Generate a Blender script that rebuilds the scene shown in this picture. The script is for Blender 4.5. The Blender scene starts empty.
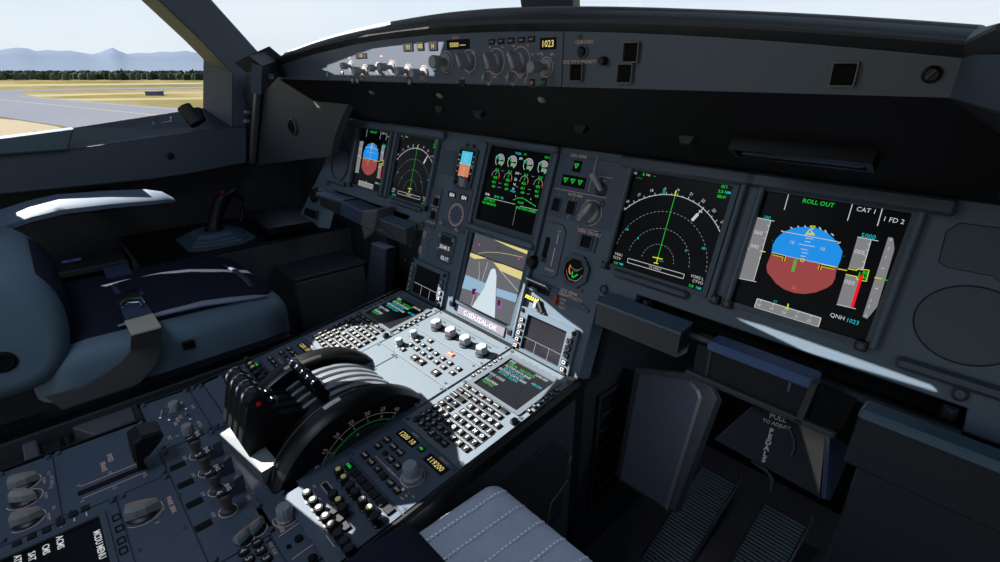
import bpy, bmesh, math, random
from math import sin, cos, pi, radians, sqrt, atan2, hypot
from mathutils import Matrix, Vector
random.seed(7)
SC = bpy.context.scene
COL = SC.collection
# ------------------------------------------------------------------ camera (a 1000 x 562 frame)
FPX, PITCH, YAW = 512.0, 0.3895, 0.8256
EYE = Vector((0.70, 0.0, 1.2))
_cp, _sp, _cy, _sy = cos(PITCH), sin(PITCH), cos(YAW), sin(YAW)
VF = Vector((-_sy*_cp, _cy*_cp, -_sp)); VR = Vector((_cy, _sy, 0)); VU = VR.cross(VF)
cam = bpy.data.cameras.new('camera'); cam.sensor_width = 36; cam.lens = 36*FPX/1000
cam.clip_start = 0.02; cam.clip_end = 60000
camo = bpy.data.objects.new('camera', cam); COL.objects.link(camo)
m = Matrix((VR, VU, -VF)).transposed().to_4x4(); m.translation = EYE
camo.matrix_world = m; SC.camera = camo
SC.view_settings.view_transform = 'Standard'; SC.view_settings.look = 'None'
SC.view_settings.exposure = 0; SC.view_settings.gamma = 1; SC.view_settings.use_curve_mapping = False

def ray(x, y): return VF*FPX + VR*(x-500) - VU*(y-281)
def hit(x, y, p, n):
    d = ray(x, y); p = Vector(p); n = Vector(n)
    return EYE + d*((p-EYE).dot(n)/d.dot(n))
def atX(x, y, v): return hit(x, y, (v,0,0), (1,0,0))
def atY(x, y, v): return hit(x, y, (0,v,0), (0,1,0))
def atZ(x, y, v): return hit(x, y, (0,0,v), (0,0,1))
def frame(o, u, v):
    u = Vector(u).normalized(); v = Vector(v); v = (v-u*v.dot(u)).normalized(); w = u.cross(v)
    M = Matrix((u, v, w)).transposed().to_4x4(); M.translation = Vector(o); return M
def T3(x, y, z=0): return Matrix.Translation((x, y, z))
def RZ(a): return Matrix.Rotation(a, 4, 'Z')
def RX(a): return Matrix.Rotation(a, 4, 'X')
def RY(a): return Matrix.Rotation(a, 4, 'Y')
def on(M, x, y, h=0):
    """the point of plane M (local w = h) seen at photograph position x, y, in M's own u, v"""
    w = M.to_3x3().col[2]; o = M.translation + w*h
    P = M.inverted() @ hit(x, y, o, w); return (P.x, P.y)
TILT = 0.3026
PAN = frame((0, .6752, .9856), (1,0,0), (0, sin(TILT), cos(TILT)))       # main instrument panel
FCU = frame((0, .505, 1.21), (1,0,0), (0,0,1))                            # front face of the glareshield
PED = frame((0, .583, .73), (1,0,0), (0, 1, .14))                         # front of the pedestal
REA = frame((0, 0, .663), (1,0,0), (0,1,0))                               # rear of the pedestal

# ------------------------------------------------------------------ materials (all procedural)
MATS = {}
def lin(c):
    c = c/255.0
    return c/12.92 if c <= .04045 else ((c+.055)/1.055)**2.4
def mat(name, col, rough=.55, metal=0, emit=0, var=.12, scale=40, bump=0, spec=.5, alpha=None, srgb=True):
    if name in MATS: return MATS[name]
    m = bpy.data.materials.new(name); m.use_nodes = True
    nt = m.node_tree; b = nt.nodes['Principled BSDF']
    c = tuple(lin(x) for x in col) if srgb else col
    b.inputs['Roughness'].default_value = rough; b.inputs['Metallic'].default_value = metal
    b.inputs['Specular IOR Level'].default_value = spec
    if emit:
        b.inputs['Base Color'].default_value = (0.005, .005, .006, 1)
        b.inputs['Emission Color'].default_value = (*c, 1); b.inputs['Emission Strength'].default_value = emit
        b.inputs['Specular IOR Level'].default_value = .2
    else:
        tc = nt.nodes.new('ShaderNodeTexCoord'); n = nt.nodes.new('ShaderNodeTexNoise')
        n.inputs['Scale'].default_value = scale; n.inputs['Detail'].default_value = 3
        r = nt.nodes.new('ShaderNodeMix'); r.data_type = 'RGBA'
        r.inputs['A'].default_value = (*(x*(1-var) for x in c), 1); r.inputs['B'].default_value = (*(min(1, x*(1+var)) for x in c), 1)
        nt.links.new(tc.outputs['Object'], n.inputs['Vector']); nt.links.new(n.outputs['Fac'], r.inputs['Factor'])
        nt.links.new(r.outputs['Result'], b.inputs['Base Color'])
        if bump:
            bu = nt.nodes.new('ShaderNodeBump'); bu.inputs['Strength'].default_value = bump; bu.inputs['Distance'].default_value = .001
            n2 = nt.nodes.new('ShaderNodeTexNoise'); n2.inputs['Scale'].default_value = scale*12
            nt.links.new(tc.outputs['Object'], n2.inputs['Vector']); nt.links.new(n2.outputs['Fac'], bu.inputs['Height'])
            nt.links.new(bu.outputs['Normal'], b.inputs['Normal'])
    MATS[name] = m; return m

# ------------------------------------------------------------------ mesh builder
class MB:
    def __init__(s): s.v = []; s.f = []; s.m = []; s.sm = []; s.mats = []
    def mi(s, m):
        if m not in s.mats: s.mats.append(m)
        return s.mats.index(m)
    def add(s, vs, fs, m, M=None, smooth=False):
        o = len(s.v); k = s.mi(m)
        for p in vs:
            p = Vector(p); s.v.append(M @ p if M is not None else p)
        for f in fs: s.f.append([o+i for i in f]); s.m.append(k); s.sm.append(smooth)
        return s
    def box(s, x0, y0, z0, x1, y1, z1, m, b=0, M=None):
        """box from corner to corner, its edges chamfered by b"""
        if x0 > x1: x0, x1 = x1, x0
        if y0 > y1: y0, y1 = y1, y0
        if z0 > z1: z0, z1 = z1, z0
        b = min(b, (x1-x0)*.45, (y1-y0)*.45, (z1-z0)*.45)
        if b <= 0:
            vs = [(x, y, z) for z in (z0, z1) for y in (y0, y1) for x in (x0, x1)]
            return s.add(vs, [(0,2,3,1), (4,5,7,6), (0,1,5,4), (2,6,7,3), (0,4,6,2), (1,3,7,5)], m, M)
        def oc(i, c):
            return [(x0+i+c, y0+i), (x1-i-c, y0+i), (x1-i, y0+i+c), (x1-i, y1-i-c), (x1-i-c, y1-i), (x0+i+c, y1-i), (x0+i, y1-i-c), (x0+i, y0+i+c)]
        L = [[(x, y, z) for x, y in oc(i, c)] for z, i, c in ((z0, b, b*.3), (z0+b, 0, b), (z1-b, 0, b), (z1, b, b*.3))]
        return s.loft(L, m, M=M)
    def loft(s, rings, m, cap=True, M=None, smooth=False, closed=True):
        n = len(rings[0]); vs = [p for r in rings for p in r]; fs = []
        for k in range(len(rings)-1):
            for i in range(n if closed else n-1):
                j = (i+1) % n; fs.append((k*n+i, k*n+j, (k+1)*n+j, (k+1)*n+i))
        s.add(vs, fs, m, M, smooth)
        if cap and closed:
            s.add(rings[0], [tuple(range(n))[::-1]], m, M); s.add(rings[-1], [tuple(range(n))], m, M)
        return s
    def prism(s, pts, z0, z1, m, b=0, M=None, side=None):
        """outline pts (x, y) raised from z0 to z1, upper rim chamfered by b"""
        ar = sum(pts[i][0]*pts[(i+1) % len(pts)][1]-pts[(i+1) % len(pts)][0]*pts[i][1] for i in range(len(pts)))
        if ar < 0: pts = pts[::-1]
        n = len(pts); r0 = [(x, y, z0) for x, y in pts]
        if b <= 0: rings = [r0, [(x, y, z1) for x, y in pts]]
        else:
            ins = []
            for i in range(n):
                p, q, r = Vector(pts[i-1]), Vector(pts[i]), Vector(pts[(i+1) % n])
                a = (q-p); c = (r-q)
                a = a.normalized() if a.length > 1e-9 else Vector((1, 0)); c = c.normalized() if c.length > 1e-9 else a
                na, nc = Vector((-a.y, a.x)), Vector((-c.y, c.x)); k = na+nc
                k = k/max(.3, k.dot(na)) if k.length > 1e-6 else na
                ins.append(q+k*b)
            rings = [r0, [(x, y, z1-b) for x, y in pts], [(p.x, p.y, z1) for p in ins]]
        s.loft(rings, side or m, cap=False, M=M)
        s.add(rings[-1], [tuple(range(n))], m, M); s.add(rings[0], [tuple(range(n))[::-1]], m, M)
        return s
    def flat(s, pts, z, m, M=None):
        ar = sum(pts[i][0]*pts[(i+1) % len(pts)][1]-pts[(i+1) % len(pts)][0]*pts[i][1] for i in range(len(pts)))
        if ar < 0: pts = pts[::-1]
        return s.add([(x, y, z) for x, y in pts], [tuple(range(len(pts)))], m, M)
    def line(s, a, b, w, z, m, M=None):
        a = Vector(a); b = Vector(b); d = (b-a)
        if d.length < 1e-9: return s
        n = Vector((-d.y, d.x)).normalized()*(w/2)
        return s.add([(*(a-n), z), (*(b-n), z), (*(b+n), z), (*(a+n), z)], [(0,1,2,3)], m, M)
    def pline(s, pts, w, z, m, M=None, close=False):
        q = list(pts)+([pts[0]] if close else [])
        for i in range(len(q)-1): s.line(q[i], q[i+1], w, z, m, M)
        return s
    def arc(s, c, r, a0, a1, w, z, m, n=24, dash=0, M=None):
        for i in range(n):
            if dash and i % 2: continue
            t0 = a0+(a1-a0)*i/n; t1 = a0+(a1-a0)*(i+1)/n
            q = [(c[0]+k*cos(t), c[1]+k*sin(t), z) for k, t in ((r-w/2, t0), (r+w/2, t0), (r+w/2, t1), (r-w/2, t1))]
            if a1 < a0: q = q[::-1]
            s.add(q, [(0,1,2,3)], m, M)
        return s
    def lathe(s, prof, m, n=20, c=(0, 0), M=None, smooth=True, cap=True, flut=0):
        """profile (r, z) turned about the local z axis through c; flut = fluting depth"""
        rings = []
        for r, z in prof:
            rings.append([(c[0]+r*(1-(flut if (i % 2 and r > 0) else 0))*cos(2*pi*i/n), c[1]+r*(1-(flut if (i % 2 and r > 0) else 0))*sin(2*pi*i/n), z) for i in range(n)])
        return s.loft(rings, m, cap=cap, M=M, smooth=smooth)
    def cyl(s, x, y, z0, z1, r, m, n=16, b=0, M=None, smooth=True):
        if b: pr = [(r, z0), (r, z1-b), (r-b, z1)]
        else: pr = [(r, z0), (r, z1)]
        o = len(s.f)
        s.loft([[(x+q*cos(2*pi*i/n), y+q*sin(2*pi*i/n), z) for i in range(n)] for q, z in pr], m, M=M, smooth=smooth)
        return s
    def tube(s, pts, r, m, n=8, M=None, flat=1.0):
        """round rod through 3-D points; r a number or one radius per point"""
        P = [Vector(p) for p in pts]; rings = []; up = Vector((0, 0, 1))
        for i, p in enumerate(P):
            d = (P[min(i+1, len(P)-1)]-P[max(i-1, 0)]).normalized()
            a = d.cross(up)
            if a.length < .05: a = d.cross(Vector((0, 1, 0)))
            a.normalize(); b = a.cross(d); q = r[i] if isinstance(r, (list, tuple)) else r
            rings.append([tuple(p+a*(q*cos(2*pi*k/n))+b*(q*flat*sin(2*pi*k/n))) for k in range(n)])
        return s.loft(rings, m, M=M, smooth=True)
    def text(s, t, x, y, h, z, m, M=None, rot=0, al='C', sx=1.0, bold=0):
        vs, fs, w = glyphs(t, bold); k = h/.72
        ox = {'C': -w/2, 'L': 0, 'R': -w}[al]
        A = T3(x, y, z) @ RZ(rot) @ Matrix.Diagonal((k*sx, k, 1, 1)) @ T3(ox, -.36, 0)
        return s.add(vs, fs, m, (M @ A) if M is not None else A)
    def build(s, name, parent=None, label=None, M=None, auto=True):
        me = bpy.data.meshes.new(name)
        O = Vector((0, 0, 0))
        if parent is None and auto and s.v and M is None:
            lo = [min(p[i] for p in s.v) for i in range(3)]; hi = [max(p[i] for p in s.v) for i in range(3)]
            O = Vector(((lo[0]+hi[0])/2, (lo[1]+hi[1])/2, lo[2]))
        me.from_pydata([tuple(p-O) for p in s.v], [], s.f)
        for k in s.mats: me.materials.append(k)
        me.polygons.foreach_set('material_index', s.m); me.polygons.foreach_set('use_smooth', s.sm)
        if any(s.sm):
            bm = bmesh.new(); bm.from_mesh(me); bmesh.ops.remove_doubles(bm, verts=bm.verts, dist=1e-6)
            for e in bm.edges:
                if len(e.link_faces) == 2 and e.calc_face_angle(0) > radians(38): e.smooth = False
            bm.to_mesh(me); bm.free()
        me.update()
        o = bpy.data.objects.new(name, me); COL.objects.link(o)
        if parent is not None: o.parent = parent
        elif M is not None: o.matrix_world = M
        else: o.location = O
        if label: o['label'] = label
        return o
_G = {}
def glyphs(t, bold=0):
    if (t, bold) in _G: return _G[(t, bold)]
    c = bpy.data.curves.new('t', 'FONT'); c.body = t; c.resolution_u = 2; c.size = 1; c.offset = bold
    o = bpy.data.objects.new('t', c); COL.objects.link(o)
    dg = bpy.context.evaluated_depsgraph_get(); me = o.evaluated_get(dg).to_mesh()
    vs = [tuple(v.co) for v in me.vertices]; fs = [tuple(p.vertices) for p in me.polygons]
    # every glyph face looks along +z
    fx = []
    for f in fs:
        a = sum(vs[f[i]][0]*vs[f[(i+1) % len(f)]][1]-vs[f[(i+1) % len(f)]][0]*vs[f[i]][1] for i in range(len(f)))
        fx.append(f if a > 0 else f[::-1])
    w = max([v[0] for v in vs] or [0])
    o.evaluated_get(dg).to_mesh_clear(); bpy.data.objects.remove(o); bpy.data.curves.remove(c)
    _G[(t, bold)] = (vs, fx, w); return _G[(t, bold)]

# ------------------------------------------------------------------ things and parts
def tag(o, label=None, cat=None, group=None, kind=None):
    if label: o['label'] = label
    if cat: o['category'] = cat
    if group: o['group'] = group
    if kind: o['kind'] = kind
    return o
def thing(name, label, cat, M=None, group=None):
    o = bpy.data.objects.new(name, None); COL.objects.link(o); o.empty_display_size = .02
    if M is not None: o.matrix_world = M
    return tag(o, label, cat, group)
def kids(o): return [c for c in bpy.data.objects if c.parent == o]
def copy_tree(o, M=None, parent=None, label=None):
    c = o.copy(); COL.objects.link(c)
    if parent is not None: c.parent = parent
    if M is not None: c.matrix_world = M
    if label: c['label'] = label
    for k in kids(o): copy_tree(k, parent=c)
    return c
def inst(o, parent, M, label=None):
    """a copy of part o, placed by its own matrix inside parent"""
    c = o.copy(); COL.objects.link(c); c.parent = parent; c.matrix_parent_inverse = Matrix(); c.matrix_basis = M
    if label: c['label'] = label
    elif 'label' in c: del c['label']
    for k in kids(o):
        d = k.copy(); COL.objects.link(d); d.parent = c
    return c
def place(o, M): o.matrix_basis = M; return o
def struct(o, label=None): o['kind'] = 'structure'; return o

def rrect(x0, y0, x1, y1, r, n=4):
    """rounded rectangle outline"""
    out = []
    for cx, cy, a in ((x1-r, y0+r, -pi/2), (x1-r, y1-r, 0), (x0+r, y1-r, pi/2), (x0+r, y0+r, pi)):
        for i in range(n+1): out.append((cx+r*cos(a+pi/2*i/n), cy+r*sin(a+pi/2*i/n)))
    return out
def ring_prism(mb, outer, inner, z0, z1, m, M=None):
    """a frame between two outlines with the same number of points"""
    n = len(outer)
    vs = [(x, y, z0) for x, y in outer]+[(x, y, z1) for x, y in outer]+[(x, y, z1) for x, y in inner]+[(x, y, z0) for x, y in inner]
    fs = []
    for i in range(n):
        j = (i+1) % n
        fs += [(i, j, n+j, n+i), (n+i, n+j, 2*n+j, 2*n+i), (2*n+i, 2*n+j, 3*n+j, 3*n+i), (3*n+i, 3*n+j, j, i)]
    return mb.add(vs, fs, m, M)

# paints
GREY = mat('cockpit_grey', (71, 85, 98), .55, bump=.15, scale=30, var=.06)
GREYD = mat('cockpit_grey_dark', (54, 65, 77), .5, bump=.15, scale=30, var=.06)
PAINT = mat('panel_paint', (64, 76, 88), .5, scale=60, var=.05)
NAVY_SUN = mat('sunlit_navy_faceplate', (70, 79, 92), .5, scale=60, var=.05)  # lighter copy of the navy, sunlit brightness put into its colour
NAVY = mat('navy_faceplate', (58, 69, 85), .5, scale=60, var=.05)
BLK = mat('black_plastic', (11, 11, 13), .42, spec=.35, scale=60)
BLKM = mat('matt_black', (9, 9, 11), .8, spec=.2, scale=60)
RUB = mat('dark_soft_cover', (34, 35, 38), .75, scale=25, bump=.4)
KNOB = mat('grey_knob', (124, 128, 132), .45, scale=80)
WHT = mat('white_marking', (190, 182, 174), .6, var=.03)
PINK = mat('faded_marking', (226, 192, 176), .6, var=.05)
METAL = mat('worn_metal', (170, 174, 180), .32, metal=.9, scale=120)
CHROME = mat('chrome', (210, 212, 216), .18, metal=1)
E_W = mat('glow_white', (215, 218, 220), emit=.8)
E_GREY = mat('glow_grey', (128, 128, 130), emit=.95)
E_G = mat('glow_green', (20, 200, 60), emit=.9)
E_GD = mat('glow_dim_green', (10, 120, 30), emit=.8)
E_C = mat('glow_cyan', (20, 205, 215), emit=.8)
E_Y = mat('glow_yellow', (235, 225, 30), emit=.9)
E_R = mat('glow_red', (235, 15, 30), emit=1)
E_M = mat('glow_magenta', (230, 30, 220), emit=.9)
E_SKY = mat('glow_sky_blue', (28, 140, 228), emit=1)
E_BRN = mat('glow_brown', (150, 66, 66), emit=1)
E_ORG = mat('glow_orange', (230, 120, 20), emit=.9)
E_AMB = mat('glow_amber_digits', (240, 220, 130), emit=.9)
SCR = mat('screen_glass', (5, 6, 9), .35, spec=.12, scale=30)
# ================================================================== outside
GZ = -5.0
def groundmat():
    m = bpy.data.materials.new('dry_grass'); m.use_nodes = True; nt = m.node_tree; b = nt.nodes['Principled BSDF']; N = nt.nodes.new; L = nt.links.new
    tc = N('ShaderNodeTexCoord'); mp = N('ShaderNodeMapping'); mp.inputs['Scale'].default_value = (.006, .03, 1); mp.inputs['Rotation'].default_value = (0, 0, .75)
    n = N('ShaderNodeTexNoise'); n.inputs['Scale'].default_value = 1; n.inputs['Detail'].default_value = 8; n.inputs['Roughness'].default_value = .65
    r = N('ShaderNodeValToRGB'); e = r.color_ramp.elements
    e[0].position = .3; e[0].color = (.052, .05, .022, 1); e[1].position = .7; e[1].color = (.16, .125, .07, 1)
    k = e.new(.48); k.color = (.095, .08, .036, 1)
    L(tc.outputs['Object'], mp.inputs['Vector']); L(mp.outputs['Vector'], n.inputs['Vector']); L(n.outputs['Fac'], r.inputs['Fac']); L(r.outputs['Color'], b.inputs['Base Color'])
    b.inputs['Roughness'].default_value = 1; b.inputs['Specular IOR Level'].default_value = 0; return m
mb = MB(); S = 30000
mb.add([(-S, -S, GZ), (S, -S, GZ), (S, S, GZ), (-S, S, GZ)], [(0,1,2,3)], groundmat())
struct(mb.build('ground', auto=False), 'dry yellow airfield grass seen through the side window')
ASPH = mat('taxiway_asphalt', (86, 88, 95), .9, spec=0, scale=.02, var=.12)
SAND = mat('pale_sand', (118, 108, 92), 1, spec=0, scale=.05)
SANDL = mat('mown_strip', (112, 106, 80), 1, spec=0, scale=.03)
def gpoly(name, pts, m, dz, label):
    b = MB(); P = [atZ(x, y, GZ) for x, y in pts]
    b.prism([(p.x, p.y) for p in P], GZ-.1, GZ+dz, m)
    return struct(b.build(name), label)
gpoly('ground', [(-60, 91), (0, 90.5), (57, 89), (130, 88), (203, 87), (260, 86.5), (260, 88), (203, 88.6), (100, 90), (17, 92.5), (25, 95), (43, 98), (108, 103), (177, 108), (260, 114), (330, 120), (260, 150), (72, 128), (60, 126), (0, 117), (-60, 112)], ASPH, .05, 'grey asphalt taxiway crossing the airfield')
YL = mat('taxiway_line', (112, 106, 88), .9, spec=0)
for k, (a, b_) in enumerate((((0, 100), (200, 120)), ((20, 96.5), (190, 111)))):
    bb = MB(); A = atZ(*a, GZ); B = atZ(*b_, GZ); d = (B-A).normalized(); n_ = Vector((-d.y, d.x, 0))*.3
    bb.prism([(q.x, q.y) for q in (A-n_, B-n_, B+n_, A+n_)], GZ, GZ+.07, YL); struct(bb.build('ground'), 'faded yellow line painted on the taxiway')
for pts in ([(17, 95), (110, 93), (204, 92), (204, 93.2), (110, 94.8), (40, 97)], [(50, 99), (204, 97.5), (204, 99.5), (90, 101)], [(0, 84.5), (203, 82.5), (203, 84), (0, 86.5)]):
    gpoly('ground', pts, SANDL, .03, 'pale mown strip of grass beside the taxiway')
gpoly('ground', [(-30, 116), (20, 121), (58, 127), (66, 131), (35, 132), (20, 136), (-30, 143)], SAND, .06, 'pale sandy shoulder beside the taxiway')
# small hut
P = atZ(155, 95.5, GZ); t = thing('equipment_hut', 'small blue grey equipment hut on the far grass beyond the taxiway', 'hut', Matrix.Translation(P) @ RZ(.8))
b = MB(); b.box(-1.9, -1.0, 0, 1.9, 1.0, .9, mat('hut_wall', (92, 98, 118), .8, spec=0)); b.build('wall', t)
b = MB(); b.prism([(-2.1, -1.2), (2.1, -1.2), (2.1, 1.2), (-2.1, 1.2)], .9, 1.1, mat('hut_roof', (70, 76, 88), .8, spec=0), b=.1); b.build('roof', t)
# tree line
mb = MB(); TM = [mat('tree_green_%s' % n, c, 1, spec=0, var=.3, scale=.3) for n, c in (('dark', (38, 46, 34)), ('mid', (50, 58, 44)), ('dusty', (62, 70, 58)))]
for i in range(900):
    x = -70+i*.66+random.uniform(-.8, .8)
    if x > 330: x = 330+(x-330)*3.6
    yy = random.uniform(77.5, 80.2); P = atZ(x, yy, GZ); d = (P-EYE).length
    h = max(2.5, (P.z*0+6.2)*random.uniform(.92, 1.1)-(0 if yy < 79 else 1.5)); r = d*.0045*random.uniform(.7, 1.4)
    if random.random() < .012: h *= 1.35; r *= .4
    rings = []; n = 6
    for q, k in ((.9, 0), (1, .35), (.8, .75), (.35, .97)):
        rings.append([(P.x+r*q*cos(2*pi*j/n)*random.uniform(.8, 1.15), P.y+r*q*sin(2*pi*j/n)*random.uniform(.8, 1.15), P.z+h*k*random.uniform(.95, 1.04)) for j in range(n)])
    mb.loft(rings, random.choice(TM))
tag(mb.build('tree_line'), 'dark green belt of trees along the far edge of the airfield', 'trees', kind='stuff')
# mountains
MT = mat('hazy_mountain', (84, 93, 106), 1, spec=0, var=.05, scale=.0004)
prof = [(-120, 52), (-60, 50), (-20, 52), (0, 50), (8, 48.5), (16, 47.6), (27, 48.2), (36, 51), (48, 49.8), (58, 50.8), (70, 50.5), (82, 52.6), (92, 54.2), (101, 52), (107, 49.4), (113, 47.6), (119, 51), (128, 54), (138, 52.8), (150, 53), (162, 51.4), (172, 52), (186, 50.6), (196, 52.6), (210, 54), (230, 52), (250, 55), (266, 54), (275, 55), (284, 57), (295, 59), (320, 62), (360, 60), (420, 57), (520, 55), (640, 58), (780, 54), (900, 60), (1000, 57), (1100, 62)]
mb = MB(); fr = []; bk = []; base = []; mid = []
for x, y in prof:
    d = ray(x, y); k = 16000/Vector((d.x, d.y)).length; P = EYE+d*k; base.append((P.x*.5, P.y*.5, GZ)); mid.append((P.x*.93, P.y*.93, GZ+(P.z-GZ)*.25+170)); fr.append(tuple(P)); bk.append((P.x*1.12, P.y*1.12, GZ))
vs = base+mid+fr+bk; n = len(prof)
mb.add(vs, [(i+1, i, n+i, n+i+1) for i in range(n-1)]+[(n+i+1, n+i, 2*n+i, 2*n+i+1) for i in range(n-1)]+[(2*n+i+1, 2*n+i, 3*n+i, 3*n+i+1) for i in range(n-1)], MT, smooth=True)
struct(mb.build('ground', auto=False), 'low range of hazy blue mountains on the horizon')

# ================================================================== sky and sun
w = bpy.data.worlds.new('sky'); SC.world = w; w.use_nodes = True; nt = w.node_tree; N = nt.nodes.new; L = nt.links.new
bg = nt.nodes['Background']; tc = N('ShaderNodeTexCoord'); sx = N('ShaderNodeSeparateXYZ'); L(tc.outputs['Generated'], sx.inputs[0])
r = N('ShaderNodeValToRGB'); e = r.color_ramp.elements
e[0].position = 0; e[0].color = (.72, .80, .88, 1); e[1].position = 1; e[1].color = (.16, .33, .66, 1)
for p_, c_ in ((.06, (.80, .88, .95, 1)), (.13, (.72, .85, .97, 1)), (.35, (.42, .62, .90, 1))):
    q = e.new(p_); q.color = c_
L(sx.outputs['Z'], r.inputs['Fac'])
mp = N('ShaderNodeMapping'); mp.inputs['Scale'].default_value = (1.4, 1.4, 9); L(tc.outputs['Generated'], mp.inputs['Vector'])
nz = N('ShaderNodeTexNoise'); nz.inputs['Scale'].default_value = 1.6; nz.inputs['Detail'].default_value = 5; L(mp.outputs['Vector'], nz.inputs['Vector'])
cr = N('ShaderNodeValToRGB'); cr.color_ramp.elements[0].position = .42; cr.color_ramp.elements[1].position = .68; L(nz.outputs['Fac'], cr.inputs['Fac'])
mx = N('ShaderNodeMix'); mx.data_type = 'RGBA'; mx.inputs['B'].default_value = (.86, .92, .97, 1)
mu = N('ShaderNodeMath'); mu.operation = 'MULTIPLY'; mu.inputs[1].default_value = .75; L(cr.outputs['Color'], mu.inputs[0]); L(mu.outputs[0], mx.inputs['Factor'])
L(r.outputs['Color'], mx.inputs['A']); L(mx.outputs['Result'], bg.inputs['Color']); bg.inputs['Strength'].default_value = 1.0
SUN = Vector((.70, .38, -.60)).normalized()
s = bpy.data.lights.new('sun', 'SUN'); s.energy = SUN_E = 23; s.color = (1, .97, .92); s.angle = radians(.12)
so = bpy.data.objects.new('sun', s); COL.objects.link(so); so.rotation_euler = SUN.to_track_quat('-Z', 'Y').to_euler(); so.location = (-3, -2, 4)

# ================================================================== hull
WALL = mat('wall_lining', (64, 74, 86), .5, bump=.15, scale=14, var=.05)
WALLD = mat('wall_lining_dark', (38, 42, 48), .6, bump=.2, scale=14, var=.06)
LEFT = frame((-1.2, 0, 0), (0,1,0), (0,0,1))      # inner face of the left side, u = forward, v = up
LEFTO = frame((-1.4, 0, 0), (0,1,0), (0,0,1))
def lp(*pts): return [on(LEFT, *q) for q in pts]
def lo_(*pts): return [on(LEFTO, *q) for q in pts]
REV = mat('window_reveal', (46, 54, 66), .6, bump=.15, scale=14, var=.05)
def wallpiece(name, inner, outer, m, label, kind=True):
    """a lining piece between an inner outline (x = -1.2) and an outer outline (x = -1.4)"""
    b = MB(); b.loft([[(-1.4, y, z) for y, z in outer], [(-1.2, y, z) for y, z in inner]], m)
    o = b.build(name, label=label); return struct(o)
# lower wall below the window
inn = lp((-130, 176), (0, 155), (66, 150), (150, 137), (232, 127), (247, 127), (247, 163), (190, 174), (150, 180), (0, 195), (-130, 215))
def fixed(pts, m, name, label, x0=-1.42, x1=-1.2):
    b = MB(); M = frame((0, 0, 0), (0,1,0), (0,0,1)); b.prism(pts, x0, x1, m, b=.004, M=M); return struct(b.build(name, label=label))
fixed(inn, WALL, 'wall_left', 'blue grey side wall lining below the left window')
# window reveal (four splayed faces) + sill
b = MB()
o_ = lo_((-130, 148), (0, 137), (72, 128), (203, 108), (203.5, 60), (200, 53), (143, 0), (60, -78))
i_ = lp((-130, 176), (0, 155), (66, 150), (232, 127), (232, 73), (197, 37), (158, 0), (75, -78))
for k in range(len(o_)-1):
    A = (-1.4, *o_[k]); B = (-1.4, *o_[k+1]); C_ = (-1.2, *i_[k+1]); D = (-1.2, *i_[k]); q = Vector((-.012, 0, 0))
    n_ = (Vector(B)-Vector(A)).cross(Vector(D)-Vector(A)).normalized()*.006
    vs = [Vector(p) for p in (A, B, C_, D)]; vs += [p+n_ for p in vs]
    b.add(vs, [(0,1,2,3), (7,6,5,4), (0,4,5,1), (1,5,6,2), (2,6,7,3), (3,7,4,0)], REV)
struct(b.build('window_1', label='splayed dark blue reveal around the left side window'))
fixed(lp((158, 0), (197, 37), (232, 73), (232, 127), (247, 127), (247, 77), (269, 63.5), (212, 0), (140, -80), (75, -78)), WALL, 'trim_1', 'sloping blue grey pillar between side window and windshield', x0=-1.36)
# aft part of the side, above the window, out of the frame
M0 = frame((0, 0, 0), (0,1,0), (0,0,1))
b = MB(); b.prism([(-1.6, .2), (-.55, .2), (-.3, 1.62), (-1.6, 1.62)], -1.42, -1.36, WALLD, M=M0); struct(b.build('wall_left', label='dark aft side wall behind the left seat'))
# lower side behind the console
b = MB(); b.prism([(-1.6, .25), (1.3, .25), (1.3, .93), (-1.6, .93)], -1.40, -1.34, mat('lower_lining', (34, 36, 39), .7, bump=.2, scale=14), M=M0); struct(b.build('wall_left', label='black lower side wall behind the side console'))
# pane
GL = bpy.data.materials.new('window_glass'); GL.use_nodes = True; nt = GL.node_tree
for n_ in list(nt.nodes):
    if n_.type == 'BSDF_PRINCIPLED': nt.nodes.remove(n_)
tb = nt.nodes.new('ShaderNodeBsdfTransparent'); tb.inputs['Color'].default_value = (.99, .995, 1, 1); gb = nt.nodes.new('ShaderNodeBsdfGlossy'); gb.inputs['Roughness'].default_value = .02
ms = nt.nodes.new('ShaderNodeMixShader'); ms.inputs[0].default_value = .006; nt.links.new(tb.outputs[0], ms.inputs[1]); nt.links.new(gb.outputs[0], ms.inputs[2]); nt.links.new(ms.outputs[0], nt.nodes['Material Output'].inputs['Surface'])
b = MB(); b.prism(o_, -1.408, -1.403, GL, M=M0); struct(b.build('window_2', label='clear pane of the left side window'))
# windshield panes leaning back from the coaming to the roof, centre post between them
def slab4(b, A, B, C_, D, th, m):
    A, B, C_, D = (Vector(q) for q in (A, B, C_, D)); n_ = (B-A).cross(D-A).normalized()*th
    vs = [A, B, C_, D, A+n_, B+n_, C_+n_, D+n_]
    b.add(vs, [(3,2,1,0), (4,5,6,7), (0,1,5,4), (1,2,6,5), (2,3,7,6), (3,0,4,7)], m); return b
for sgn, nm in ((-1, 'left'), (1, 'right')):
    b = MB(); q = [(sgn*.03, 1.15, 1.14), (sgn*1.62, .80, .95), (sgn*1.62, .45, 1.64), (sgn*.03, .80, 1.64)]
    slab4(b, *(q if sgn > 0 else q[::-1]), .006, GL); struct(b.build('window_%d' % (3 if sgn < 0 else 4), label='clear %s windshield pane above the glareshield' % nm))
b = MB(); slab4(b, atY(529, 8, 1.06), atY(580, 8, 1.06), atY(577, -130, .82), atY(512, -130, .82), .03, WALL); struct(b.build('trim_2', label='grey centre post between the two windshield panes'))
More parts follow.
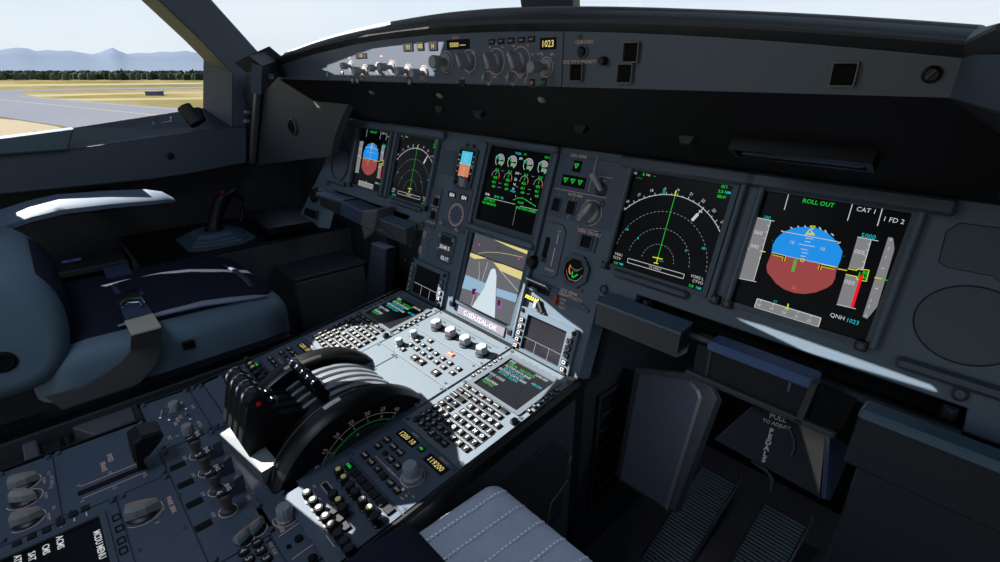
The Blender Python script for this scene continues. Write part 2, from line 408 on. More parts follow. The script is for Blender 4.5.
# ceiling with added openings, cut to shape the sun patches below
b = MB(); CZ_ = 1.62
outer = [(-2.3, -1.5), (1.5, -1.5), (1.5, .82), (.6, .86), (-.3, .86), (-1.3, .80), (-2.3, .6)]  # carried out past the left wall to keep sun off the side window
def sun_trace(F_, pts):
    """where the sun rays that reach these points of a face come through the ceiling"""
    out = []
    for q in pts:
        P = hit(*q, F_.translation, F_.to_3x3().col[2]); k = (CZ_-P.z)/SUN.z; P = P+SUN*k; out.append((P.x, P.y))
    return out
def atz_sun(q, z):
    P = atZ(q[0], q[1], z); P = P+SUN*((CZ_-z)/SUN.z); return (P.x, P.y)
HOLES = [
 sun_trace(PED, [(432, 310), (380, 326), (345, 327), (316, 337)])+[(-1.235, -.315), (-1.03, -.30)]+sun_trace(PED, [(420, 394), (436, 409), (441, 415), (452, 427), (455, 439), (458, 460), (461, 468), (472, 464), (535, 414), (560, 382)])+sun_trace(PAN, [(569, 357), (583, 331), (565, 318), (528, 287), (521, 300), (510, 330), (482, 316), (448, 296), (441, 285), (438, 297)]),
 [atz_sun(q, z) for q, z in (((217, 433.5), .673), ((236.5, 422), .684), ((250, 428), .69), ((279.5, 462), .69), ((261, 473.5), .684))],
 sun_trace(REA, [(297, 489), (325, 505), (352, 524), (369, 541), (357, 553), (322, 530), (290, 504)]),
 [atz_sun(q, .727) for q in ((124, 320), (153, 312), (161, 325), (131, 333))],
 sun_trace(PED, [(376, 509), (389, 528), (425, 514), (440, 503), (430, 502), (397, 507)]),
 [(-.89, .24), (-.60, .262), (-.405, .264), (-.50, .2305), (-.74, .2305), (-.83, .2305)],
 [(-1.34, .285), (-1.34, .55), (-.55, .55), (-.55, .285)],
 sun_trace(PAN, [(724, 314.7), (763, 325.5), (850, 356), (931, 385), (937, 390), (935, 394), (870, 374), (805, 354), (774, 339)]),
 [atz_sun(q, z) for q, z in (((14, 214), .880), ((29, 219), .872), ((60, 212), .876), ((100, 208), .876), ((130, 205), .874), ((174, 200), .868), ((171, 190.5), .877), ((150, 189), .883), ((60, 196.5), .890), ((14, 205), .888))],
]
bm = bmesh.new()
for loop in [outer]+HOLES:
    vs = [bm.verts.new((x, y, CZ_)) for x, y in loop]
    for i in range(len(vs)): bm.edges.new((vs[i], vs[(i+1) % len(vs)]))
bmesh.ops.triangle_fill(bm, use_beauty=True, edges=bm.edges[:])
ext = bmesh.ops.extrude_face_region(bm, geom=bm.faces[:]); bmesh.ops.translate(bm, vec=(0, 0, .004), verts=[v for v in ext['geom'] if isinstance(v, bmesh.types.BMVert)])
me = bpy.data.meshes.new('ceiling'); bm.to_mesh(me); bm.free(); me.materials.append(WALLD)
o = bpy.data.objects.new('ceiling', me); COL.objects.link(o); struct(o, 'dark cockpit ceiling with added openings shaped to the sun patches')
# floor, right side, rear
b = MB(); b.box(-1.42, -1.5, .25, 1.45, 1.5, .30, mat('floor_carpet', (62, 58, 62), .95, bump=.5, scale=60, var=.2), 0); struct(b.build('floor', label='dark carpeted cockpit floor'))
b = MB(); b.box(1.40, -1.5, .25, 1.46, 1.3, 1.05, WALLD); struct(b.build('wall_right', label='dark right side wall'))
b = MB(); b.box(-1.42, 1.20, .25, 1.46, 1.24, 1.13, BLKM); struct(b.build('wall_front', label='black forward bulkhead behind the instrument panel'))
# ================================================================== shared control shapes (local: u right, v up, w out of the face)
def mk_knob(b, r=.008, h=.016, m=None, skirt=0, flut=.06, cap=None, x=0, y=0, ptr=None):
    """round fluted knob, optional skirt ring and light pointer line"""
    m = m or KNOB
    if skirt: b.lathe([(r*skirt, 0), (r*skirt, .0012), (r*1.05, .0022)], BLK, n=20, c=(x, y))
    b.lathe([(r, .001), (r, h*.75), (r*.93, h*.92), (r*.8, h)], m, n=20, c=(x, y), flut=flut)
    if cap: b.cyl(x, y, h-.0005, h+.0006, r*.62, cap, n=14)
    if ptr is not None: b.line((x+r*.2*cos(ptr), y+r*.2*sin(ptr)), (x+r*.85*cos(ptr), y+r*.85*sin(ptr)), r*.18, h+.0007, WHT)
    return b
def mk_selector(b, r=.011, h=.018, ang=pi/2, m=None, x=0, y=0, line=None):
    """rotary selector: round base carrying a tapered bar-shaped grip with a pointer end"""
    m = m or KNOB
    M = T3(x, y, 0) @ RZ(ang)
    b.lathe([(r, 0), (r, h*.25), (r*.9, h*.33)], m, n=22, M=M)
    bar0 = [(-r*1.0, -r*.52), (r*.35, -r*.56), (r*1.15, -r*.12), (r*1.15, r*.12), (r*.35, r*.56), (-r*1.0, r*.52)]
    bar1 = [(px*.9, py*.55) for px, py in bar0]
    b.loft([[(px, py, h*.3) for px, py in bar0], [(px, py, h*.85) for px, py in [(q[0]*.97, q[1]*.7) for q in bar0]], [(px, py, h) for px, py in bar1]], m, M=M)
    b.line((-r*.1, 0), (r*1.0, 0), r*.12, h+.0004, line or WHT, M=M)
    return b
def mk_button(b, w=.009, h=.009, d=.003, m=None, leg=None, x=0, y=0, legm=None, fr=True):
    m = m or BLK
    if fr: b.box(x-w*.62, y-h*.62, 0, x+w*.62, y+h*.62, .0009, GREYD, .0002)
    b.box(x-w/2, y-h/2, .0005, x+w/2, y+h/2, d, m, min(w, h)*.1)
    if leg: b.text(leg, x, y, h*.42 if len(leg) < 3 else h*.3, d+.0002, legm or WHT)
    return b
def mk_toggle(b, L=.016, x=0, y=0, tilt=.5, m=None):
    m = m or METAL
    b.lathe([(.004, 0), (.004, .0022), (.0028, .003)], METAL, n=12, c=(x, y))
    b.tube([(x, y, .002), (x, y+L*.5*sin(tilt), .002+L*.5*cos(tilt)), (x, y+L*sin(tilt), .002+L*cos(tilt))], [.0013, .0018, .0026], m, n=8)
    return b
def mk_screw(b, x, y, r=.0024, z=0):
    b.cyl(x, y, z, z+.0008, r, GREYD, n=12, b=.0003); b.box(x-r*.8, y-r*.14, z+.0006, x+r*.8, y+r*.14, z+.001, BLKM); return b
def sub(name, fn, parent, M=None, label=None, *a, **k):
    b = MB(); fn(b, *a, **k); o = b.build(name, parent=parent, label=label)
    if M is not None: o.matrix_basis = M
    return o
def at(F, px, py, h=0):
    u, v = on(F, px, py, h); return T3(u, v, 0)

# ================================================================== glareshield
def zt(x): return 1.252-.104*x*x
gs = thing('glareshield', 'long dark padded glareshield hood arching over the instrument panel', 'glareshield', T3(0, .505, 1.182))
G_ = T3(0, -.505, -1.182)
HOOD = mat('hood_leather', (36, 37, 40), .62, bump=.5, scale=20)
HOODL = mat('hood_band', (44, 46, 50), .55, bump=.3, scale=20)
X0 = -.70; n = 28; rings = []
BX = .632
for i in range(n+1):
    x = -BX+2*BX*i/n; z = zt(x)
    k = min(1, (x+BX)/.25); drop = (1-k)**2*.0
    q = .74-.20*max(0, x)/BX
    rings.append([(x, .509, z-.004), (x, .498, z+.001), (x, .492, z+.006), (x, .492, z+.015*q), (x, .50, z+.020*q), (x, .503, z+.0225*q), (x, .52, z+.031*q), (x, .56, z+.036*q), (x, .62, z+.030*q), (x, .80, z-.005), (x, 1.12, z-.05), (x, 1.12, 1.09), (x, .72, 1.085)][::-1])
b = MB(); b.loft(rings, HOOD, M=G_, smooth=True)
# right and left returns of the hood
def wing(sg):
    x = sg*BX; z = zt(BX); dx = sg*.045; dy = -.17
    A = rings[-1 if sg > 0 else 0]
    B = [(p[0]+dx+(p[1]-.505)*sg*1.0, p[1]+dy+(p[1]-.505)*-.35, p[2]) for p in A]
    q = [A, B] if sg > 0 else [B, A]
    b.loft(q, HOOD, M=G_, smooth=True)
wing(1)
b.build('hood', gs)
b = MB(); rr = []
for i in range(n+1):
    x = -BX+2*BX*i/n; z = zt(x); q = .74-.20*max(0, x)/BX; h_ = .0065 if x < .1 else .0065-.004*min(1, (x-.1)/.3); rr.append([(x, .524, z+.0300*q), (x, .580, z+.0355*q), (x, .580, z+.0360*q+h_*.5), (x, .545, z+.0340*q+h_), (x, .528, z+.0315*q+h_*.8)])
b.loft(rr, mat('hood_edge_trim', (88, 90, 92), .6), M=G_, smooth=True); b.build('edge_trim', gs)
b = MB(); n = 24
top = [(-BX+2*BX*i/n, zt(-BX+2*BX*i/n)) for i in range(n+1)]
b.prism([(-BX, 1.182)]+[(BX, 1.182)]+[(x, z) for x, z in top[::-1]], -.010, 0, PAINT, M=G_ @ frame((0, .505, 0), (1,0,0), (0,0,1)))
for sg in (1,):   # return panel at the right end
    p = [Vector((sg*BX, .505, 1.182)), Vector((sg*(BX+.05), .315, 1.182)), Vector((sg*(BX+.05), .315, zt(BX)-.004)), Vector((sg*BX, .505, zt(BX)))]
    if sg < 0: p = p[::-1]
    slab4(b, *[G_ @ q for q in (p if sg < 0 else p)], -.008, PAINT)
b.build('face_panel', gs)
UNM = mat('underside_lining', (24, 25, 28), .7, spec=.2)
# underside: sloping black lining from the face down to the top of the panel
b = MB()
P = [(-BX, .506, 1.181), (BX, .506, 1.181), (BX+.12, .70, 1.078), (-BX-.10, .70, 1.078)]
slab4(b, *[G_ @ Vector(q) for q in P], .006, UNM)
P = [(BX, .506, 1.181), (BX+.05, .315, 1.181), (BX+.30, .45, 1.06), (BX+.12, .70, 1.078)]
slab4(b, *[G_ @ Vector(q) for q in P], .006, UNM)
b.build('underside', gs)
UND = frame((0, .506, 1.181), (1,0,0), (0, .194, -.103))   # local w points down and aft? (u x v)
UND = frame((0, .506, 1.181), (1,0,0), (0, -.194, .103))   # v runs aft-up, w faces the pilot side
def undpt(px, py): return on(UND, px, py)
# --- map lights and studs under the shield
def map_light(b):
    A = [undpt(*q) for q in ((735, 141), (871, 165), (876, 153), (740, 134))]
    c = (sum(p[0] for p in A)/4, sum(p[1] for p in A)/4)
    w_, h_ = .070, .012
    ring_prism(b, [(-w_, -h_), (w_, -h_), (w_, h_), (-w_, h_)], [(-w_+.006, -h_+.004), (w_-.006, -h_+.004), (w_-.006, h_-.004), (-w_+.006, h_-.004)], 0, .014, BLK)
    b.box(-w_+.006, -h_+.004, 0, w_-.006, h_-.004, .003, BLKM)
    b.prism([(-w_+.008, -h_+.004), (w_-.012, -h_+.004), (w_-.006, -.001), (-w_+.012, -.001)], .004, .0125, GREYD, b=.001)
    return c
tl = thing('map_light', 'long slotted lamp housing under the right end of the glareshield', 'lamp')
bb = MB(); c = map_light(bb); tl.matrix_world = UND @ T3(c[0], c[1], .0); bb.build('housing', tl)
for px, py, lab in ((688, 138, 'small dark stud under the glareshield, left of the slotted lamp'), (582, 127, 'small dark stud under the glareshield above the landing gear panel'), (441, 108, 'small dark stud under the glareshield above the left displays'), (480, 112, 'small dark stud under the glareshield above the engine display')):
    u, v = undpt(px, py); t = thing('stud', lab, 'stud', UND @ T3(u, v, 0))
    bb = MB(); bb.loft([rrect(-.012, -.007, .012, .007, .003, 2) and [(x, y, 0) for x, y in rrect(-.012, -.007, .012, .007, .003, 2)], [(x, y, .009) for x, y in rrect(-.007, -.004, .007, .004, .002, 2)]], BLK); bb.build('cap', t)
for px, py, lab in ((542, 99, 'small white spot lamp under the glareshield beside the baro panel'), (372, 92, 'small white spot lamp under the sunlit left glareshield'), (440, 95, 'small white spot lamp under the middle of the glareshield')):
    u, v = undpt(px, py); t = thing('spot_lamp', lab, 'lamp', UND @ T3(u, v, 0))
    bb = MB(); bb.lathe([(.006, 0), (.006, .002), (.0045, .0035), (.002, .0045)], KNOB, n=14); bb.build('lens', t)

# left return of the glareshield: short blue grey face with a knob
t = thing('side_return_panel', 'short blue grey return panel at the left end of the glareshield', 'panel', T3(-BX, .505, 1.182))
L_ = T3(BX, -.505, -1.182)
q = [atY(278.4, 77, .505), atY(279, 60, .505), atY(262, 66, .42), atY(261, 95, .42)]
bb = MB(); slab4(bb, *[L_ @ p for p in q], -.02, PAINT); bb.build('face', t)
q2 = [p.copy() for p in (q[1], atY(281, 56, .505), atY(247, 73, .42), q[2])]
bb = MB(); slab4(bb, *[L_ @ p for p in q2], -.03, HOOD)
bb.build('hood', t)
F_ = frame((q[0]+q[2])/2, q[0]-q[3], Vector((0, 0, 1)))
bb = MB(); mk_knob(bb, .006, .012); o = bb.build('knob', t); o.matrix_basis = L_ @ F_ @ T3(-.022, -.004, 0)

# ================================================================== autopilot control panel on the face
fcu = thing('autopilot_control_panel', 'autopilot control panel with knobs and yellow digits, sunlit at its left', 'control panel', FCU)
bb = MB(); u0 = on(FCU, 563, 60)[0]
bb.prism([(-.36, -.027), (u0, -.027), (u0, zt(u0)-1.21-.003), (0, .0405), (-.2, .0375), (-.36, zt(.36)-1.21-.003)], 0, .0015, NAVY_SUN)
mk = MB()
bb.build('faceplate', fcu)
def F(px, py): return on(FCU, px, py)
# window strips with digits
def window(x0, y0, x1, y1):
    A, B, C_, D = F(x0, y0), F(x1, y0), F(x1, y1), F(x0, y1)
    return A[0], (C_[1]+D[1])/2, B[0], (A[1]+B[1])/2
wins = []
def win(cx, cy, w_, h_, txt, m=E_AMB, th=.0062, lab=None):
    u, v = F(cx, cy); b = MB(); b.box(-w_/2, -h_/2, .001, w_/2, h_/2, .0026, BLKM, .0004)
    if txt: b.text(txt, 0, 0, th, .0028, m, bold=.01)
    o = b.build('display_window', fcu, label=lab); o.matrix_basis = T3(u, v, 0); return o
win(362, 55.5, .040, .009, '100', th=.0052, lab='small window with faint yellow digits, at the far left')
win(409, 47, .028, .012, '193')
win(421.5, 46, .018, .012, '000')
win(434, 46, .022, .012, 'H')
win(459, 44.5, .052, .013, '05000 -----', th=.006)
win(549, 43.5, .026, .013, '1023', E_AMB, th=.0075)
for cx, cy, s_ in ((493, 42, 'CSTR'), (502, 41.3, 'WPT'), (512, 40.7, 'VOR.D'), (522.5, 40, 'NDB'), (532.5, 39.3, 'ARPT')):
    u, v = F(cx, cy); b = MB(); mk_button(b, .0125, .0068, .003, BLK, s_, legm=PINK); o = b.build('button', fcu); o.matrix_basis = T3(u, v, 0)
for cx, cy, s_ in ((533, 82.5, 'LS'), (544.5, 82.3, 'FD')):
    u, v = F(cx, cy); b = MB(); mk_button(b, .0095, .009, .003, BLK, s_, legm=E_GD if s_ == 'FD' else PINK); o = b.build('button', fcu); o.matrix_basis = T3(u, v, 0)
for cx, cy in ((328, 74.5), (343, 74), (353, 80), (358, 80.5), (427, 73.5), (436, 67), (410, 81.5), (463, 82)):
    u, v = F(cx, cy); b = MB(); mk_button(b, .009, .010 if cy < 79 else .0075, .0025, BLK if cx > 445 else KNOB, None); ring_prism(b, rrect(-.0065, -.0065, .0065, .0065, .001, 1), rrect(-.0055, -.0055, .0055, .0055, .001, 1), 0, .002, BLK)
    o = b.build('button', fcu); o.matrix_basis = T3(u, v, 0)
# rotary knobs
for cx, cy, kd, r, h in ((352, 66, 'k', .0062, .022), (366, 71, 'k', .0072, .026), (379, 68, 'k', .0062, .020), (393, 67, 'k', .0068, .028), (409, 71, 'k', .0068, .024), (425, 73, 'k', .0072, .026), (447, 62, 'k', .0095, .028), (470, 61, 's', .0095, .022), (497, 61.5, 's', .0105, .020), (521.5, 61, 's', .0108, .020), (547, 67, 'k', .0072, .030)):
    u, v = F(cx, cy); b = MB()
    b.arc((0, 0), r*1.55, 0, 2*pi, .0006, .0018, PINK, n=28)
    if kd == 'k': b.lathe([(r*1.3, .0015), (r*1.3, .003), (r*.6, .004), (r*.55, h*.45), (r*.95, h*.5), (r, h*.62), (r, h*.92), (r*.9, h)], KNOB, n=20, flut=.05)
    else: mk_selector(b, r, h, radians(115))
    for k in range(5):
        a = radians(20+k*35); b.text(('10', '20', '40', '80', '160')[k] if kd == 's' and cx > 480 else '-', r*2.05*cos(a), r*2.05*sin(a), .0026, .0018, PINK)
    o = b.build('knob', fcu); o.matrix_basis = T3(u, v, 0)
for cx, cy in ((489.5, 77), (514, 77)):
    u, v = F(cx, cy); b = MB(); b.arc((0, 0), .0075, 0, 2*pi, .0005, .0018, PINK, n=24); mk_selector(b, .0055, .012, radians(75))
    b.text('ADF', -.0125, 0, .0026, .0018, PINK); b.text('VOR', .0125, 0, .0026, .0018, PINK); b.text('OFF', 0, -.0098, .0024, .0018, PINK)
    o = b.build('knob', fcu); o.matrix_basis = T3(u, v, 0)
b = MB()
for k, (cx, cy, s_) in enumerate(((553, 54, 'hPa'), (541, 53.5, 'in Hg'), (474, 53, 'V/S'), (456, 37.5, 'LVL/CH'), (463, 78, 'EXPED'), (536, 90.0, ''), (382, 56, 'HDG'), (350, 58, 'SPD'))):
    if s_: u, v = F(cx, cy); b.text(s_, u, v, .0034, .0017, PINK)
u, v = F(532, 63); u2, v2 = F(525, 84); b.line((u, v), (u2, v2), .0006, .0017, PINK)
b.line((F(488, 38)[0], F(488, 38)[1]), (F(535, 35)[0], F(535, 35)[1]), .0003, .0017, NAVY)
b.build('lettering', fcu)

# warning lights, chronograph button and stud on the right of the face
def ann(px, py, lab, w_=.0175, h_=.018, name='warning_light_button'):
    u, v = F(px, py); t = thing(name, lab, 'button', FCU @ T3(u, v, 0)); b = MB()
    ring_prism(b, rrect(-w_/2-.0012, -h_/2-.0012, w_/2+.0012, h_/2+.0012, .001, 1), rrect(-w_/2, -h_/2, w_/2, h_/2, .0006, 1), -.001, .004, mat('button_frame', (96, 86, 84), .5))
    b.build('frame', t); b = MB(); b.box(-w_/2+.0006, -h_/2+.0006, -.002, w_/2-.0006, h_/2-.0006, .0022, mat('dark_lens', (3, 3, 4), .6, spec=.1), .0008); b.build('cap', t); return t
ann(577.5, 72.5, 'square black side stick priority button lettered above it')
ann(632, 52.3, 'upper of the two square black warning buttons right of the baro panel')
ann(626, 73.5, 'lower of the two square black warning buttons right of the baro panel')
ann(844.6, 74.5, 'lone square black button near the right end of the glareshield face', .0165, .0165)
t = thing('chronograph_button', 'round black chronograph button on the glareshield face', 'button', FCU @ at(FCU, 583, 51.5))
sub('ring', lambda b: b.lathe([(.0078, 0), (.0078, .0015), (.0062, .0022), (.0058, .001)], GREYD, n=20), t); sub('cap', lambda b: b.lathe([(.005, 0), (.005, .004), (.0035, .0052)], BLK, n=18), t)
t = thing('small_knob', 'small round dark knob between the black square buttons on the glareshield', 'knob', FCU @ at(FCU, 605, 61)); sub('cap', lambda b: mk_knob(b, .0048, .008, BLK), t)
t = thing('screw_cap', 'tiny round dark plug above the chronograph lettering', 'plug', FCU @ at(FCU, 580, 37)); sub('cap', lambda b: mk_screw(b, 0, 0, .0035), t)
t = thing('slotted_lock', 'round slotted fastener at the right end of the glareshield face', 'fastener', FCU @ at(FCU, 932, 74.5))
sub('body', lambda b: (b.lathe([(.0062, 0), (.0062, .002), (.0045, .003), (.004, .002)], BLK, n=22), b.box(-.004, -.0009, .001, .004, .0009, .0042, GREYD, .0003, M=RZ(.9))), t)
t = thing('glareshield_lettering', 'faded lettering for chronograph and side stick priority on the glareshield', 'lettering', FCU)
b = MB(); u, v = F(584.5, 41.8); b.text('CHRONO', u, v, .0042, .0006, PINK); u, v = F(579.5, 61.8); b.text('SIDE STICK PRIORITY', u, v, .0038, .0006, PINK); b.build('print', t)
# ================================================================== main instrument panel
def P_(px, py, h=0): return on(PAN, px, py, h)
half = [(.25, -.279), (.25, -.131), (.3128, -.131), (.3134, -.1085), (.7045, -.1085), (.7076, -.1325)]
ip = thing('instrument_panel', 'wide blue grey main instrument panel holding the six large displays', 'instrument panel', PAN)
DEP = -.035
b = MB()
right = half+[(1.02, -.1325), (1.02, .096)]
left = [(-x, y) for x, y in half]+[(-.745, -.150), (-.7605, -.2313), (-.8254, -.2218), (-.9017, -.2177), (-.7799, -.0263), (-.7247, -.0133), (-.733, .03), (-.7259, .070), (-.708, .090), (-.68, .096)]
b.prism(right+left[::-1], DEP, 0, GREY, b=.0015)
b.build('board', ip)
# table slots: recess back, lower rail, end catches
for sg in (1, -1):
    b = MB(); x0, x1 = sorted((sg*.30, sg*.72)); b.box(x0, -.140, -.075, x1, -.100, -.036, BLKM); b.build('slot_recess', ip)
    b = MB(); x0, x1 = sorted((sg*.3128, sg*.7076)); b.box(x0, -.142, -.034, x1, -.1325, .004, GREYD, .002); b.box(x0, -.1330, -.034, x1, -.1300, -.006, BLK, .0005); b.build('slot_rail', ip)
    for ux in (.326, .693):
        b = MB(); b.box(sg*ux-.008, -.131, -.03, sg*ux+.008, -.112, -.012, BLK, .002); b.tube([(sg*ux-.003, -.118, -.012), (sg*ux+.002, -.118, -.006)], .003, GREYD); b.build('catch', ip)
# padded grab bars under the displays, rounded recess outlines, speakers
def bar(b, x0, x1, y, h_=.0065, d=.012, m=GREYD):
    b.box(x0, y-h_, 0, x1, y+h_, d, m, .0035)
for x0, x1, y, lab in ((.2665, .393, -.0855, None), (-.393, -.2665, -.0855, None), (.637, .86, -.0838, None), (-.735, -.637, -.0838, None)):
    b = MB(); bar(b, x0, x1, y, d=.010); b.build('grab_bar', ip)
GRV = mat('groove_black', (9, 10, 12), .8)
for sg in (1, -1):
    cx = sg*.742
    b = MB(); c_ = (sg*.682, -.027)
    n = 48; R = .0455
    ring_prism(b, [(c_[0]+R*cos(2*pi*i/n), c_[1]+R*.9*sin(2*pi*i/n)) for i in range(n)], [(c_[0]+(R-.0016)*cos(2*pi*i/n), c_[1]+(R*.9-.0016)*sin(2*pi*i/n)) for i in range(n)], -.001, .0006, GRV)
    b.prism([(c_[0]+(R-.0016)*cos(2*pi*i/n), c_[1]+(R*.9-.0016)*sin(2*pi*i/n)) for i in range(n)], -.001, .0003, GREYD)
    if sg > 0: b.build('speaker_cover', ip)
    else: pass
b = MB(); c_ = (-.690, -.030); n = 40; R = .050
ring_prism(b, [(c_[0]+R*cos(2*pi*i/n), c_[1]+R*sin(2*pi*i/n)) for i in range(n)], [(c_[0]+(R-.003)*cos(2*pi*i/n), c_[1]+(R-.003)*sin(2*pi*i/n)) for i in range(n)], -.001, .004, GREYD)
b.prism([(c_[0]+(R-.003)*cos(2*pi*i/n), c_[1]+(R-.003)*sin(2*pi*i/n)) for i in range(n)], -.001, .0004, GREY); b.build('speaker_cover', ip)
b = MB(); oc = [P_(*q) for q in ((938, 262), (946, 231), (960, 222.5), (1000, 228))]; oc = [oc[0], oc[1], oc[2], (.700, .0745), (.708, .066), (.708, .026), (.700, .0165), P_(992, 276.5), P_(948, 268)]
ctr = (sum(p[0] for p in oc)/len(oc), sum(p[1] for p in oc)/len(oc))
ins = [(ctr[0]+(p[0]-ctr[0])*.975, ctr[1]+(p[1]-ctr[1])*.965) for p in oc]
ring_prism(b, oc, ins, -.001, .0006, GRV); b.prism(ins, -.001, .0003, GREYD); b.build('speaker_grille', ip)
b = MB(); o2 = [(-.705, .035), (-.705, .070), (-.695, .082), (-.665, .082), (-.655, .070), (-.655, .035), (-.665, .026), (-.695, .026)]
ring_prism(b, o2, [(-.68+(x+.68)*.93, .054+(y-.054)*.93) for x, y in o2], -.001, .0006, GRV); b.build('speaker_grille', ip)
for u, v in ((.6952, -.0966), (.2555, -.118), (-.2555, -.118), (-.745, -.095)):
    b = MB(); b.lathe([(.0075, 0), (.0075, .003), (.0055, .0055), (.0045, .0035)], GREYD, n=18, c=(u, v)); b.build('knob', ip)
for px, py in ((582, 291), (567, 352), (405, 260), (412, 240), (604, 292)):
    b = MB(); u, v = P_(px, py); mk_screw(b, u, v, .003); b.build('screw', ip)
# upright pillars between the displays
for u in (.4355, -.4355):
    for du in (-.0145, .0085):
        b = MB(); b.box(u+du, -.084, 0, u+du+.0075, .090, .010, GREY, .002); b.build('rib', ip)
for u0 in (.6105, .246, -.6185, -.254):
    b = MB(); b.box(u0, -.080, 0, u0+.0075, .090, .010, GREY, .002); b.build('rib', ip)
for u0, u1 in ((.230, .440), (.425, .640), (-.440, -.230), (-.640, -.425)):
    b = MB(); b.box(u0, .0765, 0, u1, .094, .014, GREYD if u0 > 0 else GREY, .003); b.build('hood_rail', ip)
for u in (.432, .4495, .6035, .249, -.249, -.432, -.4495, -.6035):
    b = MB(); b.box(u-.006, -.085, 0, u+.006, -.073, .010, BLK, .001); b.cyl(u, -.079, .009, .012, .0035, GREYD, n=10); b.build('latch', ip)

# -------------------------------------------------- display units
SW, SH = .159, .1487
def scr_mesh(uc, vc):
    """builder whose points come from photograph positions on the panel, relative to a display centre"""
    class S: pass
    s = S(); s.b = MB(); s.z = .0006
    def L(px, py): u, v = P_(px, py); return (u-uc, v-vc)
    def clampf(p): return (max(-SW/2, min(SW/2, p[0])), max(-SH/2, min(SH/2, p[1])))
    s.L = L
    s.poly = lambda pts, m, dz=0: s.b.flat([clampf(L(*p)) for p in pts], s.z+dz, m)
    s.line = lambda a, c, m, w=.0008, dz=.0002: s.b.line(clampf(L(*a)), clampf(L(*c)), w, s.z+dz, m)
    s.text = lambda t, px, py, h, m, al='C', dz=.0003, bold=0: s.b.text(t, *L(px, py), h, s.z+dz, m, al=al, bold=bold)
    return s
def du(label, uc, vc, group='large square flight displays'):
    t = thing('display_unit', label, 'display', PAN @ T3(uc, vc, 0), group)
    b = MB(); ow, oh = SW/2+.0075, SH/2+.0065
    ring_prism(b, rrect(-ow, -oh, ow, oh, .004, 3), rrect(-SW/2, -SH/2, SW/2, SH/2, .002, 3), -.002, .0045, GREYD)
    b.build('bezel', t)
    b = MB(); b.prism(rrect(-SW/2-.001, -SH/2-.001, SW/2+.001, SH/2+.001, .002, 3), -.002, .0002, SCR); b.build('glass', t)
    return t
DU = {}
DU['pfd2'] = du('large screen at right with blue and brown attitude ball and ROLL OUT', .526, 0)
DU['nd2'] = du('large screen right of centre with green track line and dotted range arcs', .331, 0)
DU['ewd'] = du('upper centre screen with eight round engine gauges', 0, .006)
DU['sd'] = du('lower centre screen with tail camera view of the white aircraft', 0, -.1695)
DU['pfd1'] = du('leftmost of the six large screens, with a blue and brown attitude ball', -.526, 0)
DU['nd1'] = du('second large screen from the left, with white compass arc and green line', -.331, 0)

# --- primary flight display
c1 = lambda X, Y: (720+X*.21341, 170+Y*.21341)
c2 = lambda X, Y: (720+X*.21341, 270+Y*.21341)
s = scr_mesh(.526, 0)
s.poly([c1(*q) for q in ((242, 388), (248, 350), (264, 322), (285, 302), (315, 284), (345, 272), (400, 266), (455, 272), (500, 292), (530, 318), (556, 350), (575, 382), (568, 415), (552, 456), (398, 424))], E_SKY)
s.poly([c1(242, 388), c1(398, 424), c1(552, 456), c2(545, 5), c2(540, 40), c2(525, 68), c2(500, 84), c2(450, 105), c2(400, 112), c2(350, 108), c2(300, 90), c2(262, 62), c2(238, 30), c1(222, 480), c1(218, 450)], E_BRN)
s.line(c1(242, 388), c1(552, 456), E_W, .0006); s.line(c1(300, 289), c1(556, 337), E_W, .0008)
for a, q in (((370, 347), (445, 360)), ((398, 334), (424, 339)), ((380, 369), (412, 376)), ((383, 386), (415, 391)), ((378, 402), (402, 406)), ((400, 319), (438, 324))): s.line(c1(*a), c1(*q), E_W, .0008)
s.text('10', *c1(338, 338), .0042, E_W); s.text('10', *c1(480, 369), .0042, E_W)
for tri in (((424, 262), (448, 264), (434, 277)), ((422, 278), (444, 305), (400, 303))):
    for k in range(3): s.line(c1(*tri[k]), c1(*tri[(k+1) % 3]), E_Y, .0009)
s.line(c1(410, 296), c1(438, 298), E_Y, .0012)
for a, q in (((330, 268), (340, 275)), ((365, 262), (370, 270)), ((398, 260), (402, 268)), ((466, 268), (474, 280)), ((492, 282), (500, 294)), ((522, 298), (534, 308)), ((288, 284), (300, 292)), ((552, 345), (566, 338))): s.line(c1(*a), c1(*q), E_W, .0012)
for L_ in (((247, 392), (304, 406), (298, 426)), ((540, 461), (472, 446), (467, 466))):
    for k in (0, 1):
        s.line(c1(*L_[k]), c1(*L_[k+1]), E_Y, .0032, .0004); s.line(c1(*L_[k]), c1(*L_[k+1]), SCR, .0018, .0006)
s.poly([c1(*q) for q in ((380, 414), (396, 417), (393, 431), (377, 428))], E_Y, .0004); s.poly([c1(*q) for q in ((384, 419), (391, 420), (389, 427), (382, 425))], SCR, .0006)
s.line(c1(553, 463), c1(596, 471), E_Y, .001); s.line(c1(188, 379), c1(214, 384), E_Y, .0012); s.line(c1(126, 367), c1(136, 369), E_Y, .0012)
s.line(c1(356, 420), c1(341, 476), E_G, .0032); s.line(c1(356, 420), c1(341, 476), E_BRN, .0008, .0005)
s.b.arc(s.L(*c1(347, 552)), .0016, 0, 2*pi, .0006, s.z+.0004, E_ORG, n=14)
s.text('=', *c1(246, 330), .002, E_G); s.text('=', *c1(580, 404), .002, E_G)
